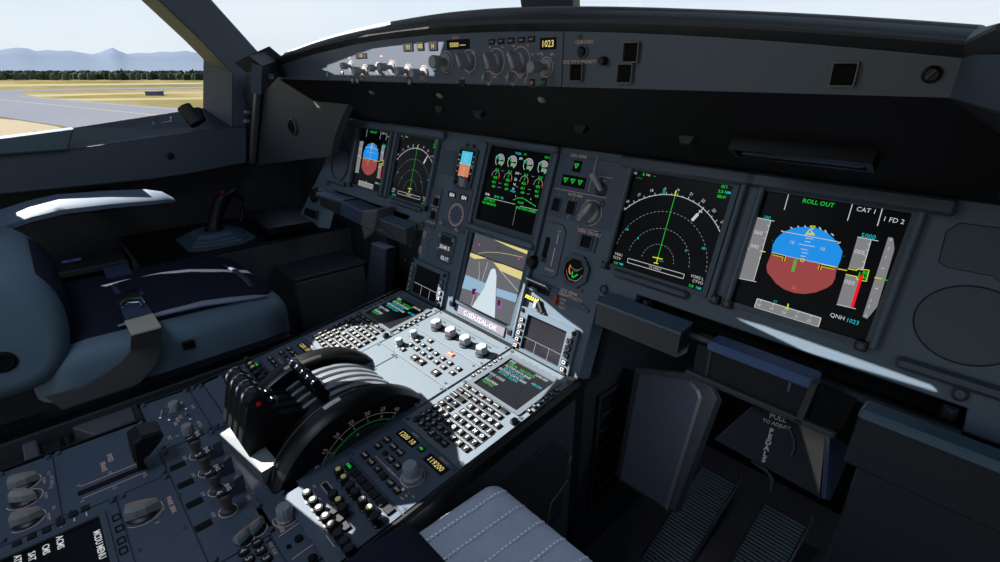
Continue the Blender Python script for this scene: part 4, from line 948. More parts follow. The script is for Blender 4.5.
# gravity extension recess
j3 = lambda X, Y: (520+X*.07117, 270+Y*.07117)
t = thing('gravity_extension_panel', 'black recess with yellow hazard stripes and red guard, lettered for gravity extension', 'control panel', PAN @ at(PAN, 553, 290)); t['uv'] = P_(553, 290)
x0, y1 = rel(t, *j3(150, 110)); x1, y0 = rel(t, *j3(960, 640))
b = MB(); b.prism([(x0-.002, y0+.004), (x1, y0+.004), (x1, y1-.016), (x1-.04, y1), (x0, y1)], -.001, .0022, NAVY, b=.0006); b.build('faceplate', t)
b = MB(); w_ = .052; ring_prism(b, [(x0, y0+.006), (x0+w_, y0+.006), (x0+w_, y1-.004), (x0, y1-.004)], [(x0+.004, y0+.008), (x0+w_-.004, y0+.008), (x0+w_-.004, y1-.009), (x0+.004, y1-.009)], .001, .006, BLK); b.box(x0+.003, y0+.007, .001, x0+w_-.003, y1-.008, .0028, BLKM); b.build('recess', t)
b = MB(); b.tube([(x0, y1-.006, .004), (x0+.002, y1, .014), (x0+w_-.002, y1-.001, .014), (x0+w_, y1-.008, .004)], .0022, METAL); b.build('hinge_rod', t)
b = MB(); YS = mat('hazard_yellow', (240, 220, 20), .6); sx0 = x0+.003
hy = rel(t, *j3(110, 330))[1]-.001
b.box(sx0, hy-.007, .003, sx0+.034, hy+.001, .0075, BLK, .001)
for k in range(6): b.flat([(sx0+.001+.0055*k, hy-.006), (sx0+.0038+.0055*k, hy-.006), (sx0+.0062+.0055*k, hy), (sx0+.0034+.0055*k, hy)], .0078, YS)
b.build('guard', t)
b = MB(); RD = mat('safety_red', (178, 40, 22), .5); x, y = rel(t, *j3(532, 420)); b.box(x-.003, y-.008, .002, x+.003, y+.008, .009, RD, .001); b.build('red_catch', t)
b = MB(); x, y = rel(t, *j3(235, 275)); b.tube([(x-.008, y, .006), (x+.006, y, .010)], .0035, KNOB); b.tube([(x-.010, y, .006), (x-.008, y, .006)], .0036, RD); b.build('switch', t)
b = MB(); x, y = rel(t, *j3(250, 465)); b.box(x-.004, y-.010, .003, x+.004, y+.006, .008, KNOB, .001); b.tube([(x+.004, y+.004, .004), (x+.020, y-.012, .006)], .004, BLK); b.build('lever', t)
b = MB(); b.text('LDG GEAR', *rel(t, *j3(700, 310)), .0056, .0026, PINK, bold=.01); b.text('GRAVITY EXTN', *rel(t, *j3(720, 378)), .0056, .0026, PINK, bold=.01, sx=.95)
for Y_, s_ in ((410, 'DOWN'), (465, 'OFF'), (530, 'RESET')): b.text(s_, *rel(t, *j3(600, Y_)), .0040, .0026, PINK)
b.build('lettering', t)
# ================================================================== pedestal
def D_(px, py, h=0): return on(PED, px, py, h)
def R_(px, py, h=0): return on(REA, px, py, h)
YJ = .133; ZJ = .663
pe = thing('centre_pedestal', 'long centre pedestal between the seats carrying all control panels', 'pedestal', T3(0, 0, .3))
PZ = T3(0, 0, -.3)
SIDE = mat('pedestal_side', (44, 47, 50), .6, bump=.2, scale=12)
b = MB(); M0s = PZ @ frame((0, 0, 0), (0,1,0), (0,0,1))
b.prism([(.040, .3), (.575, .3), (.575, .716), (YJ, ZJ-.012), (.040, ZJ-.012)], -.262, .262, SIDE, M=M0s); b.prism([(-.42, .3), (.040, .3), (.040, ZJ-.012), (-.42, ZJ-.012)], -.212, .262, SIDE, M=M0s); b.prism([(.575, .3), (.598, .3), (.598, .722), (.575, .722)], -.262, .262, BLKM, M=M0s); b.build('body', pe)
b = MB(); b.prism([(-.262, -.42), (.262, -.42), (.262, -.012), (-.262, -.012)], -.013, -.0006, NAVY, M=PZ @ PED)
b.prism([(-.212, -.41), (.262, -.41), (.262, YJ+.02), (-.262, YJ+.02), (-.262, .040), (-.212, .040)], -.013, -.0006, NAVY, M=PZ @ REA); b.build('top_plate', pe)
for sg in (1, -1):
    prof = lambda y, zz, dx=0: [(sg*(x-dx), y, z) for x, z in ((.262, zz-.020), (.271, zz-.020), (.271, zz), (.266, zz+.0045), (.262, zz+.0045))][::sg]
    b = MB(); b.loft([prof(.040 if sg < 0 else -.42, ZJ), prof(YJ, ZJ), prof(.575, .7285)], BLK, M=PZ)
    if sg < 0: b.loft([prof(-.42, ZJ, .050), prof(.040, ZJ, .050)], BLK, M=PZ); b.box(-.271, .030, ZJ-.02, -.205, .040, ZJ+.0045, BLK, .002, M=PZ)
    b.build('edge_trim', pe)

def unit(name, label, cat, F_, uv, outline=None, w_=0, h_=0, m=NAVY, d=.0022, group=None):
    t = thing(name, label, cat, F_ @ T3(uv[0], uv[1], 0), group); t['uv'] = uv
    b = MB(); o = outline or rrect(-w_/2, -h_/2, w_/2, h_/2, .0012, 2); b.prism(o, -.0004, d, m, b=.0005); b.build('faceplate', t); return t
def rl(t, fn, px, py, h=0): u, v = fn(px, py, h); return u-t['uv'][0], v-t['uv'][1]

# ---- flight computer keyboards
MCP = mat('keyboard_paint', (84, 94, 102), .5, scale=60, var=.05)
KEYB = mat('key_black', (10, 10, 12), .5, spec=.3)
MSCR = mat('computer_screen', (17, 18, 22), .3, spec=.3)
def mcdu(label, uc, dim):
    t = unit('flight_computer', label, 'computer', PED, (uc, -.132), w_=.146, h_=.241, m=MCP)
    b = MB(); ring_prism(b, rrect(-.0615, .003, .0615, .1065, .003, 3), rrect(-.0515, .009, .0515, .097, .001, 3), .001, .0048, mat('keyboard_bezel', (72, 80, 88), .5)); b.build('screen_frame', t)
    b = MB(); b.prism(rrect(-.052, .0085, .052, .0975, .001, 3), .001, .0028, MSCR); b.build('screen', t)
    b = MB()
    rows = [(('ENG', -.042, E_W), ('A340-600', .026, E_W)), (('CFM-56', -.036, E_G), ('NAV DATA', .0, E_G)), (('ACTIVE DATA BASE', -.016, E_W),), (('28 NOV 25 DEC', -.018, E_C), ('AB1234', .034, E_C)), (('SECOND DATA BASE', -.016, E_W),), (('26 DEC 22 JAN', -.020, E_C),), (('CHG CODE', -.034, E_W),), (('[ ]', -.044, E_C),), (('IDLE/PERF', -.032, E_W),), (('+0.0/+0.0', -.034, E_G),)]
    ys = [.0925, .086, .079, .0725, .066, .0595, .047, .0405, .032, .0255]
    for r_, y in zip(rows, ys):
        for s_, x, m_ in r_: b.text(s_, x, y, .0052, .0031, m_, bold=.02, sx=.95)
    b.build('screen_text', t)
    # line select keys
    k0 = None
    for sx_ in (-1, 1):
        for k in range(6):
            M = T3(sx_*.0665, .0845-.0126*k, .002)
            if k0 is None:
                b = MB(); b.box(-.0045, -.0034, 0, .0045, .0034, .0035, KEYB, .0008); b.box(-.0024, -.0006, .0034, .0024, .0006, .0039, WHT); k0 = b.build('line_key', t); k0.matrix_basis = M
            else: inst(k0, t, M)
    # keys: one mesh per legend, each key a part
    def key(leg, x, y, w_=.0115, h_=.0105, rnd=False, blank=False):
        kk = (leg, w_, h_, rnd)
        if kk in KC: return inst(KC[kk], t, T3(x, y, .002))
        b = MB()
        if rnd: b.cyl(0, 0, 0, .0035, .0056, KEYB, n=14, b=.0008)
        else: b.box(-w_/2, -h_/2, 0, w_/2, h_/2, .0036, KEYB, .0009)
        if leg: b.text(leg, 0, 0, .0058 if len(leg) < 2 else (.0030 if len(leg) < 5 else .0024), .0039, WHT, bold=.03 if len(leg) < 2 else .01)
        elif not blank: b.box(-w_*.3, -.0007, .0035, w_*.3, .0007, .0039, WHT)
        o = b.build('key', t); o.matrix_basis = T3(x, y, .002); KC[kk] = o; return o
    X0_ = -.053; 
    for k, s_ in enumerate(('DIR', 'PROG', 'PERF', 'INIT', 'DATA')): key(s_, X0_+.0181*k, -.0035, .0150, .0085)
    key('', X0_+.0181*5, -.0035, .0150, .0085, blank=True)
    for k, s_ in enumerate(('F-PLN', 'RAD NAV', 'FUEL', 'SEC', 'ATC', 'MENU')): key(s_, X0_+.0181*k, -.0172, .0150, .0105)
    key('AIRPORT', X0_, -.0305, .0150, .0105); key(' ', X0_+.0181, -.0305, .0150, .0105, blank=True)
    for k, (s_, x, y) in enumerate((('<', X0_, -.044), ('^', X0_+.0181, -.044), ('>', X0_, -.0565), ('v', X0_+.0181, -.0565))): key(s_, x, y, .0125, .0105)
    L = 'ABCDEFGHIJKLMNOPQRSTUVWXYZ/+'
    for i in range(28):
        c_, r_ = i % 5, i//5
        if i > 24: c_ = i-25+0
        key(L[i] if i < 27 else 'CLR', -.0105+.0155*c_, -.0315-.0152*r_, .0118, .0108)
    for i, s_ in enumerate('123456789.0-'): key(s_, -.054+.0142*(i % 3), -.069-.0123*(i//3), rnd=True)
    for x, y in ((-.0665, .1135), (.0665, .1135), (-.0665, .003), (.0665, .003), (-.0665, -.1135), (.066, -.1135)): sub('screw', lambda b: mk_screw(b, x, y, .0042, .002), t)
    b = MB(); b.box(.0605, -.0165, .001, .0715, -.0035, .010, BLK, .003); b.build('brightness_rocker', t)
    b = MB(); b.box(.060, -.085, .0022, .0608, -.045, .0028, BLKM); b.build('slot', t)
    for k in range(6): b = MB(); b.box(-.036+.015*k, .1095, .0022, -.028+.015*k, .1108, .0026, GREYD); b.build('vent', t)
    return t
KC = {}
mcdu('right flight computer with green and cyan text and a sunlit letter keyboard', .1865, 0)
KC = {}
mcdu('left flight computer with green and cyan text, mostly in the shade', -.1785, 1)

# ---- centre column, front: engine panel, then warning display control panel, then blank plates
t = unit('engine_start_panel', 'sunlit engine panel with four big grey knobs at the pedestal front', 'control panel', PED, (.003, -.047), w_=.212, h_=.072, m=MCP)
k0 = None
for k, u in enumerate((-.054, -.0075, .0365, .084)):
    M = T3(u-.003, -.011, .002)
    if k0 is None:
        b = MB(); b.lathe([(.013, 0), (.013, .003), (.0095, .004)], BLK, n=20)
        hexo = [(.0118*cos(pi/3*i+.3), .0118*sin(pi/3*i+.3)) for i in range(6)]
        b.loft([[(x*q, y*q, z) for x, y in hexo] for z, q in ((.004, .8), (.010, 1), (.017, 1), (.019, .85))], KNOB); k0 = b.build('knob', t); k0.matrix_basis = M
    else: inst(k0, t, M)
b = MB(); DB = mat('dark_legend_strip', (40, 36, 38), .6)
for k, (u, s_) in enumerate(((-.058, '1'), (-.012, '2'), (.032, '3'), (.079, '4'))): b.text(s_, u-.003+.018, .004, .005, .0026, BLK, bold=.01); b.text('ENG', u-.003-.002, .012, .0042, .0026, BLK)
b.line((-.09, .020), (.09, .020), .0007, .0026, BLK); b.build('lettering', t)
for x, y in ((-.1, .030), (.1, .030), (-.1, -.030), (.1, -.030)): sub('screw', lambda b: mk_screw(b, x, y, .003, .002), t)
t = unit('warning_display_panel', 'sunlit panel of small page keys with one orange light and two knobs', 'control panel', PED, (.003, -.122), w_=.212, h_=.075, m=MCP)
s6 = lambda X, Y: (360+X*.16, 320+Y*.16)
ks = [(270, 193, 'ALL'), (318, 163, 'ENG'), (357, 140, 'HYD'), (441, 140, 'TO'), (355, 190, 'BLD'), (395, 167, 'AC'), (395, 218, 'PRES'), (435, 192, 'DC'), (437, 243, 'EL'), (475, 220, 'FCTL'), (480, 273, 'APU'), (518, 250, 'WHL'), (523, 305, 'COND'), (563, 280, 'DOOR'), (578, 340, 'RCL'), (617, 316, 'STS')]
k0 = None
for X, Y, s_ in ks:
    x, y = rl(t, D_, *s6(X, Y)); M = T3(x, y, .0018)
    if k0 is None:
        b = MB(); b.box(-.0058, -.0048, 0, .0058, .0048, .0034, KEYB, .0008); b.box(-.0022, -.0018, .0032, .0022, .0018, .0037, WHT); k0 = b.build('page_key', t); k0.matrix_basis = M
    else: inst(k0, t, M)
for X, Y in ((345, 247), (385, 273), (475, 340)):
    x, y = rl(t, D_, *s6(X, Y)); b = MB(); b.box(x-.0085, y-.0068, .0018, x+.0085, y+.0068, .0058, KEYB, .0012); b.box(x-.003, y-.0022, .0056, x+.003, y+.0022, .0061, WHT); b.build('large_key', t)
x, y = rl(t, D_, *s6(567, 222)); b = MB(); b.box(x-.0088, y-.0042, .0018, x+.0088, y+.0042, .0044, mat('orange_key', (205, 70, 30), .5), .0008); b.text('EMER', x, y, .0034, .0047, WHT, bold=.02); b.build('orange_key', t)
for X, Y in ((250, 160), (340, 110)):
    x, y = rl(t, D_, *s6(X, Y)); b = MB(); b.lathe([(.0100, .001), (.0100, .003), (.0075, .004)], BLK, n=20, c=(x, y)); b.lathe([(.0078, .003), (.0078, .014), (.0068, .016)], KNOB, n=20, c=(x, y), flut=.08); b.build('knob', t)
b = MB(); A = rl(t, D_, *s6(620, 195)); 
for x, y in ((-.094, .031), (.094, .031), (.094, -.031), (.03, .031)): mk_screw(b, x, y, .003, .002)
b.build('screws', t) if 0 else b.build('fastener', t)
for (c0_, c1_, lab) in ((-.105, -.042, 'small blank sunlit cover plate beside the left flight computer'), (-.041, .109, 'long blank sunlit cover plate in front of the trim wheels')):
    t = unit('blank_plate', lab, 'cover plate', PED, ((c0_+c1_)/2, -.190), w_=c1_-c0_-.001, h_=.058, m=MCP)
    w2 = (c1_-c0_)/2-.006
    for x, y in ((-w2, .023), (w2, .023), (-w2, -.023), (w2, -.023)): sub('screw', lambda b: mk_screw(b, x, y, .0032, .002), t)

# ---- radio panels and audio panels, right one as seen, left one a copy
def radio(label, uc):
    t = unit('radio_panel', label, 'control panel', PED, (uc, -.3005), w_=.146, h_=.092)
    o_ = uc-.1875
    g = lambda u, v: (u-.1875, v+.3005)
    for (u, v, s_) in ((.1545, -.2690, '1200 10'), (.2275, -.2705, '119200')):
        x, y = g(u, v); b = MB(); b.box(x-.022, y-.0075, .001, x+.022, y+.0075, .0034, BLKM, .0006); b.text(s_, x, y, .0085, .0038, E_AMB, bold=.0, sx=.95); b.build('frequency_window', t)
        b = MB(); b.text('ACTIVE' if u < .2 else 'STBY/CRS', x+.004, y+.0115, .0035, .0025, PINK); b.build('lettering', t)
    x, y = g(.1888, -.2678); b = MB(); b.box(x-.006, y-.005, .001, x+.006, y+.005, .0038, KEYB, .0008); b.text('<>', x, y, .0048, .0041, E_G, bold=.06); b.build('transfer_key', t)
    kk = [(.1369, -.3306, 'NAV'), (.1358, -.3084, 'HF1'), (.1347, -.2926, 'VHF1'), (.1556, -.3309, 'VOR'), (.1737, -.3311, 'LS'), (.1905, -.3323, ''), (.2087, -.3321, 'ADF'), (.2250, -.3324, 'BFO'), (.1724, -.3093, 'HF2'), (.1898, -.3092, 'AM'), (.1546, -.2931, 'VHF2'), (.1716, -.2931, 'VHF3')]
    for u, v, s_ in kk:
        x, y = g(u, v); b = MB(); b.box(x-.0058, y-.0052, .0015, x+.0058, y+.0052, .0052, KEYB, .0009)
        if s_: b.text(s_, x, y, .0036, .0055, PINK, bold=.02)
        b.build('key', t)
    x, y = g(.1554, -.3087); b = MB(); b.lathe([(.0048, .001), (.0048, .004), (.003, .0055)], BLK, n=14, c=(x, y)); b.build('lamp', t)
    b = MB(); x, y = g(.1365, -.330); b.pline(rrect(x-.009, y-.0085, x+.012, y+.0085, .001, 1), .0008, .0026, GREYD, close=True)
    A = g(.1482, -.3205); B = g(.2335, -.3225); b.line(A, (B[0], A[1]), .0007, .0026, PINK); b.text('STBY NAV', (A[0]+B[0])/2, A[1], .0032, .0027, PINK); b.build('marking', t)
    x, y = g(.2215, -.3055); b = MB(); b.arc((x, y), .0165, 0, 2*pi, .0008, .0026, PINK, n=36); b.lathe([(.0145, .002), (.0145, .008), (.0128, .010)], KNOB, n=26, c=(x, y), flut=.04); b.build('tuning_knob', t)
    b = MB(); b.lathe([(.0105, .010), (.0105, .024), (.0095, .026), (.0, .026)][:3], KNOB, n=26, c=(x, y), flut=.04); b.build('inner_knob', t)
    x, y = g(.2400, -.3260); b = MB(); mk_toggle(b, .014, x, y, -.3); b.text('OFF', x, y-.009, .003, .0026, PINK); b.text('ON', x+.008, y+.003, .003, .0026, PINK); b.build('toggle_switch', t)
    for x, y in ((-.068, .041), (.068, .041), (-.068, -.041), (.068, -.041)): sub('screw', lambda b: mk_screw(b, x, y, .0035, .002), t)
    return t
radio('right radio panel with yellow digits and a large grey tuning knob', .1875)
radio('left radio panel, mostly hidden behind the left trim wheel', -.1785)
def audio(label, uc, caps):
    t = unit('audio_panel', label, 'control panel', PED, (uc, -.397), w_=.146, h_=.098)
    g = lambda u, v: (u-.1875, v+.397)
    for row, (v, n_, u0, du_) in enumerate(((-.3565, 7, .1385, .0174), (-.4085, 3, .190, .0165))):
        for k in range(n_):
            x, y = g(u0+du_*k, v); b = MB(); b.box(x-.0068, y-.0062, .0015, x+.0068, y+.0062, .0052, KEYB, .0009)
            if row == 0 and k == 0: b.text('CALL', x, y, .0036, .0055, E_G, bold=.05)
            b.build('call_key', t)
    for (px, py, m_) in caps:
        u, v = D_(px, py, .020); x, y = g(u, v) if uc > 0 else (u-uc, v+.397)
        if uc < 0 and abs(x) > .07: continue
        b = MB(); b.lathe([(.0068, .001), (.0068, .004), (.0045, .005), (.0045, .010), (.0066, .011), (.0066, .018), (.0055, .020)], BLK, n=18, c=(x, y)); 
        if m_: b.cyl(x, y, .0195, .0212, .0036, m_, n=12)
        b.build('volume_knob', t)
    b = MB()
    for k, s_ in enumerate(('VHF1', 'VHF2', 'VHF3', 'HF1', 'HF2', 'INT', 'CAB')): x, y = g(.1385+.0174*k, -.3665); b.text(s_, x, y, .0030, .0026, PINK)
    x, y = g(.150, -.395); b.pline(rrect(x-.014, y-.005, x+.010, y+.004, .001, 1), .0007, .0026, PINK, close=True); b.box(x-.012, y-.003, .002, x+.008, y+.002, .003, BLKM); b.text('INT', x-.018, y-.012, .0034, .0026, PINK); b.text('RAD', x-.010, y-.018, .0034, .0026, PINK)
    b.line(g(.215, -.43), g(.238, -.43), .001, .0026, WHT); b.build('marking', t)
    return t
YC = mat('yellow_cap', (226, 208, 130), .5); GC = mat('grey_cap', (140, 138, 134), .5)
audio('right audio panel crowded with round volume knobs, some yellow capped', .1875,
      [(338, 469, YC), (343.5, 476.5, YC), (349, 483.5, None), (354.5, 490, None), (361.5, 499, GC), (368.7, 507, YC), (374.5, 514.5, None), (332, 492, None), (338, 499, YC), (341.5, 506, None),
       (306.5, 491.5, GC), (312.5, 499, GC), (318.5, 507, GC), (325, 515, GC), (331, 523.5, GC), (337.5, 531.5, None), (343.5, 539.5, None), (348.5, 547, None)])
audio('left audio panel beside the left trim wheel with two yellow capped knobs', -.1785, [(250, 363, YC), (252.5, 366.5, YC), (246, 358, None), (256, 371, None), (261, 376, None), (240, 369, None), (244, 374, None), (248, 379, None), (232, 377, None), (236, 382, None), (225, 373, None), (228, 378, None)])

# ---- throttle quadrant
CY, CZ0 = .275, .600
tq = thing('throttle_quadrant', 'black arched throttle quadrant with silver lever slots between the trim wheels', 'throttle quadrant', T3(0, CY, CZ0))
def arcp(R, a0, a1, n, dy=0, dz=0): return [(dy+R*cos(radians(a0+(a1-a0)*i/n)), dz+R*sin(radians(a0+(a1-a0)*i/n))) for i in range(n+1)]
AX = frame((0, 0, 0), (0,1,0), (0,0,1))
b = MB(); b.prism(arcp(.130, 24, 150, 24), -.056, .056, BLK, M=AX, b=0); b.build('arched_cover', tq)
SLV = mat('silver_slot', (122, 128, 134), .32, metal=.3)
for k in range(5):
    x = -.050+.0195*k; b = MB(); o_ = arcp(.1385, 30, 98, 22); i_ = arcp(.129, 30, 98, 22)
    b.prism(o_+i_[::-1], x, x+.0095, SLV, M=AX); b.build('silver_strip', tq)

for k in range(4):
    x = -.052+.0215*k; b = MB(); o_ = arcp(.1335, 104, 128, 10); i_ = arcp(.128, 104, 128, 10)
    b.prism(o_+i_[::-1], x, x+.006, SLV, M=AX); b.build('silver_strip', tq)
# fixed bar at the end of the slots
b = MB()
yb, zb = .241-CY, .762-CZ0
b.tube([(-.058+.0112*i, yb, zb) for i in range(9)], [.0065, .0085, .0065, .0085, .0065, .0085, .0065, .0085, .0065], BLK, n=12)
for k in range(5): x = -.052+.020*k; b.lathe([(.0078, -.0022), (.0088, 0), (.0078, .0022)], CHROME, n=14, M=T3(x, yb, zb) @ RY(pi/2))
for k in range(5): x = -.050+.0195*k; b.prism([(yb-.006, zb-.006), (yb+.008, zb-.004), (yb+.020, .134), (yb+.002, .130)], x-.003, x+.005, BLK, M=AX)
b.build('reverse_bar', tq)
# thrust levers: four independent levers side by side
for k, nm in enumerate(('leftmost of the four black thrust levers', 'second of the four black thrust levers from the left', 'third of the four black thrust levers from the left', 'rightmost thrust lever, with the red button at its end')):
    x0 = -.064+.0232*k; w_ = .0215
    L = thing('thrust_lever', nm, 'thrust lever', T3(x0+w_/2, CY, CZ0), 'four thrust levers side by side')
    b = MB(); yh, zh = .156-CY, .770-CZ0
    prof = [(yh-.016, zh-.010), (yh-.006, zh+.012), (yh+.012, zh+.006), (yh+.030, .132), (.018-.06, .118), (-.125, .080), (-.140, .074), (yh-.030, .110)]
    b.prism(prof, -w_*.38, w_*.38, BLK, M=AX, b=.002); b.build('arm', L)
    b = MB(); b.lathe([(.009, -w_/2), (.0135, -w_/2+.003), (.0145, 0), (.0135, w_/2-.003), (.009, w_/2)], BLK, n=16, M=T3(0, yh, zh) @ RY(pi/2)); b.build('grip', L)
    b = MB(); b.lathe([(.0138, -.003), (.0150, -.0015), (.0150, .0015), (.0138, .003)], CHROME, n=18, M=T3(-w_*.42, yh, zh) @ RY(pi/2)); b.build('chrome_ring', L)
    if k < 2: continue
    b = MB(); b.tube([(0, yh+.004, zh-.05), (0, yh+.020, zh-.022), (0, yh+.026, zh-.012)], [.0035, .0045, .0055], BLK, n=8); b.lathe([(.0062, -.003), (.0075, 0), (.0062, .003)], CHROME, n=12, M=T3(0, yh+.025, zh-.014) @ RY(pi/2)); b.build('reverse_lever', L)
    if k == 3:
        b = MB(); b.cyl(0, 0, 0, .003, .0036, mat('red_button', (190, 20, 25), .4), n=14, b=.0006, M=T3(w_/2, yh+.002, zh-.004) @ RY(pi/2)); b.build('red_button', L)
# trim wheels
for sg, nm in ((1, 'right trim wheel, large black ribbed disc with a green scale arc inside'), (-1, 'left trim wheel, large black disc behind the thrust levers')):
    t = thing('trim_wheel', nm, 'trim wheel', T3(sg*.08, CY, CZ0+.0), 'pair of trim wheels')
    Rw = .152
    b = MB(); M = RY(sg*pi/2)
    prof = [(Rw-.030, -.018), (Rw-.004, -.019), (Rw, -.014), (Rw, .012), (Rw-.005, .018), (Rw-.032, .019), (Rw-.040, .0135), (.093, .0135)]
    # profile kept above the pedestal by turning only the visible arc
    def half(prof, m, a0=-2, a1=182, n=40, cap=True):
        rings = []
        for i in range(n+1):
            a = radians(a0+(a1-a0)*i/n); rings.append([(sg*z, r*cos(a), r*sin(a)) for r, z in prof])
        if sg < 0: rings = rings[::-1]
        b.loft(rings, m, smooth=True)
    half([(.06, -.016), (Rw-.003, -.018), (Rw, -.013), (Rw+.0005, .010), (Rw-.005, .019), (Rw-.030, .019), (Rw-.037, .014), (.06, .014)], mat('wheel_black', (9, 9, 10), .4, spec=.3, bump=.2, scale=10), 22, 158)
    b.build('rim', t)
    b = MB(); half([(Rw-.008, -.0176), (Rw-.0015, -.0182), (Rw+.0006, -.0140), (Rw+.0006, -.0120), (Rw-.008, -.0120)], mat('rim_glint_grey', (70, 70, 68), .35, metal=.4), 84, 156, 24); b.build('rim_glint', t)  # grey arc paints in the sun glint along the rim
    b = MB(); half([(Rw-.002, -.013), (Rw+.0015, -.011), (Rw+.0015, -.004), (Rw-.002, -.002)], mat('white_wheel_mark', (190, 188, 178), .45), 97, 107, 6); b.build('white_mark', t)
    # scale disc on the outer face
    b = MB(); SD = mat('scale_disc', (26, 31, 38), .4)
    half([(.0, .012), (.1005, .012), (.1005, .0165), (.098, .019), (.0, .0195)], SD, 30, 158, 36); b.build('scale_disc', t)
    if sg > 0:
        b = MB(); M = frame((.0205, 0, 0), (0,1,0), (0,0,1))
        c_ = (.005, .034); GRN = mat('green_band', (40, 150, 60), .5)
        b.arc(c_, .0745, radians(57), radians(154), .0028, .0, GRN, n=30, M=M); b.arc(c_, .0855, radians(53), radians(156), .0009, 0, PINK, n=30, M=M)
        for k, s_ in enumerate(('10', '15', '20', '25', '30', '35', '40')):
            a = radians(154-k*16.5); b.text(s_, c_[0]+.0925*cos(a), c_[1]+.0925*sin(a), .0068, 0, PINK, M=M, rot=a-pi/2, bold=.01); b.line((c_[0]+.083*cos(a), c_[1]+.083*sin(a)), (c_[0]+.088*cos(a), c_[1]+.088*sin(a)), .001, 0, PINK, M=M)
            b.text('%d' % (k*2), c_[0]+.0795*cos(a), c_[1]+.0795*sin(a), .0045, 0, PINK, M=M, rot=a-pi/2)
        a = radians(104); b.add([(c_[0]+.069*cos(a), c_[1]+.069*sin(a), 0), (c_[0]+.064*cos(a-.04), c_[1]+.064*sin(a-.04), 0), (c_[0]+.064*cos(a+.04), c_[1]+.064*sin(a+.04), 0)], [(0, 1, 2)], WHT, M=M)
        b.build('scale', t)
# sloped pale cover behind the levers
t = thing('sloped_cover', 'pale sunlit sloped cover behind the thrust levers', 'cover', T3(0, .13, .663))
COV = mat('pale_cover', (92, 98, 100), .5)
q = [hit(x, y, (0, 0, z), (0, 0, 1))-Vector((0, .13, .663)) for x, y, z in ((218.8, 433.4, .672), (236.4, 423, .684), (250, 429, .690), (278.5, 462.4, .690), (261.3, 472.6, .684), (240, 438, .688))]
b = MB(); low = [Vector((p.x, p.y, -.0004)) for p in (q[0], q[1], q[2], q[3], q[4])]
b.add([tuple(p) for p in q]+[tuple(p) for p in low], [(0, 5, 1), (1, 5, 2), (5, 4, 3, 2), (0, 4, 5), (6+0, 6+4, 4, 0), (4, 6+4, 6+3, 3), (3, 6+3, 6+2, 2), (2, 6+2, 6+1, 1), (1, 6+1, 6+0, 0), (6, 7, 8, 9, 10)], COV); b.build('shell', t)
# ================================================================== rear of the pedestal (coordinates on its top, metres: x right, y forward)
def rplate(name, label, cat, x0, y0, x1, y1, m=NAVY):
    t = thing(name, label, cat, REA @ T3((x0+x1)/2, (y0+y1)/2, 0)); t['uv'] = ((x0+x1)/2, (y0+y1)/2)
    w_, h_ = (x1-x0)/2-.0005, (y1-y0)/2-.0005
    b = MB(); b.prism(rrect(-w_, -h_, w_, h_, .001, 2), -.0004, .0022, m, b=.0006); b.build('faceplate', t)
    for x, y in ((-w_+.006, h_-.005), (w_-.006, h_-.005), (-w_+.006, -h_+.005), (w_-.006, -h_+.005)): sub('screw', lambda b: (b.lathe([(.0042, .001), (.0042, .004), (.003, .006)], GREYD, n=12, c=(x, y))), t)
    return t
def big_pointer(b, x, y, ang, L=.021, h=.019, m=None):
    m = m or mat('pointer_grey', (118, 118, 116), .5)
    b.lathe([(L*.80, .002), (L*.80, .004), (L*.6, .006)], BLK, n=22, c=(x, y))
    b.arc((x, y), L*1.0, ang-2.2, ang+2.2, .0008, .0026, PINK, n=24)
    M = T3(x, y, 0) @ RZ(ang)
    o0 = [(-L*.75, -L*.42), (-L*.2, -L*.52), (L*.35, -L*.42), (L*1.0, -L*.04), (L*1.0, L*.04), (L*.35, L*.42), (-L*.2, L*.52), (-L*.75, L*.42)]
    b.loft([[(px, py, .004) for px, py in o0], [(px*.97, py*.8, h*.75) for px, py in o0], [(px*.85, py*.35, h) for px, py in o0]], m, M=M)
    b.line((-L*.5, 0), (L*.8, 0), .0012, h+.0004, mat('orange_line', (190, 110, 50), .5), M=M)
def ru(t, px, py, h=0): return rl(t, R_, px, py, h)
# speed brake
t = rplate('speed_brake_plate', 'dark blue speed brake panel with long black slot and black paddle lever', 'control panel', -.210, -.078, -.045, .040)
b = MB(); x, y = -.0845, -.022; q = t['uv']; b.prism([(x-q[0]-.0055, -.060-q[1]), (x-q[0]+.0055, -.060-q[1]), (x-q[0]+.0055, .020-q[1]), (x-q[0]-.0055, .020-q[1])], .0015, .0026, BLKM); b.build('slot', t)
b = MB()
for X_ in (-.099, -.0705): b.line((X_-q[0], -.056-q[1]), (X_-q[0], .018-q[1]), .0011, .0026, PINK)
for i, s_ in enumerate(('0', '1/2', 'FULL')): b.text(s_, -.1035-q[0], -.057+.036*i-q[1], .0045, .0026, PINK, rot=0); b.text(s_, -.065-q[0], -.057+.036*i-q[1], .0045, .0026, PINK)
b.text('SPEED', -.141-q[0], -.016-q[1], .0060, .0026, PINK, bold=.01); b.text('BRAKE', -.133-q[0]+.008, -.026-q[1], .0060, .0026, PINK, bold=.01) ; b.build('lettering', t)
L = thing('speed_brake_lever', 'black paddle lever standing at the front end of the speed brake slot', 'lever', T3(-.0845, .014, .663))
b = MB(); b.loft([[(-.0045, -.004, .001), (.0045, -.004, .001), (.0045, .004, .001), (-.0045, .004, .001)], [(-.006, -.004, .030), (.006, -.004, .030), (.006, .006, .030), (-.006, .006, .030)]], BLK); b.build('stem', L)
b = MB(); pad = [(-.006, .026), (-.004, .020), (.014, .026), (.030, .040), (.036, .048), (.034, .058), (.010, .062), (-.003, .056)]
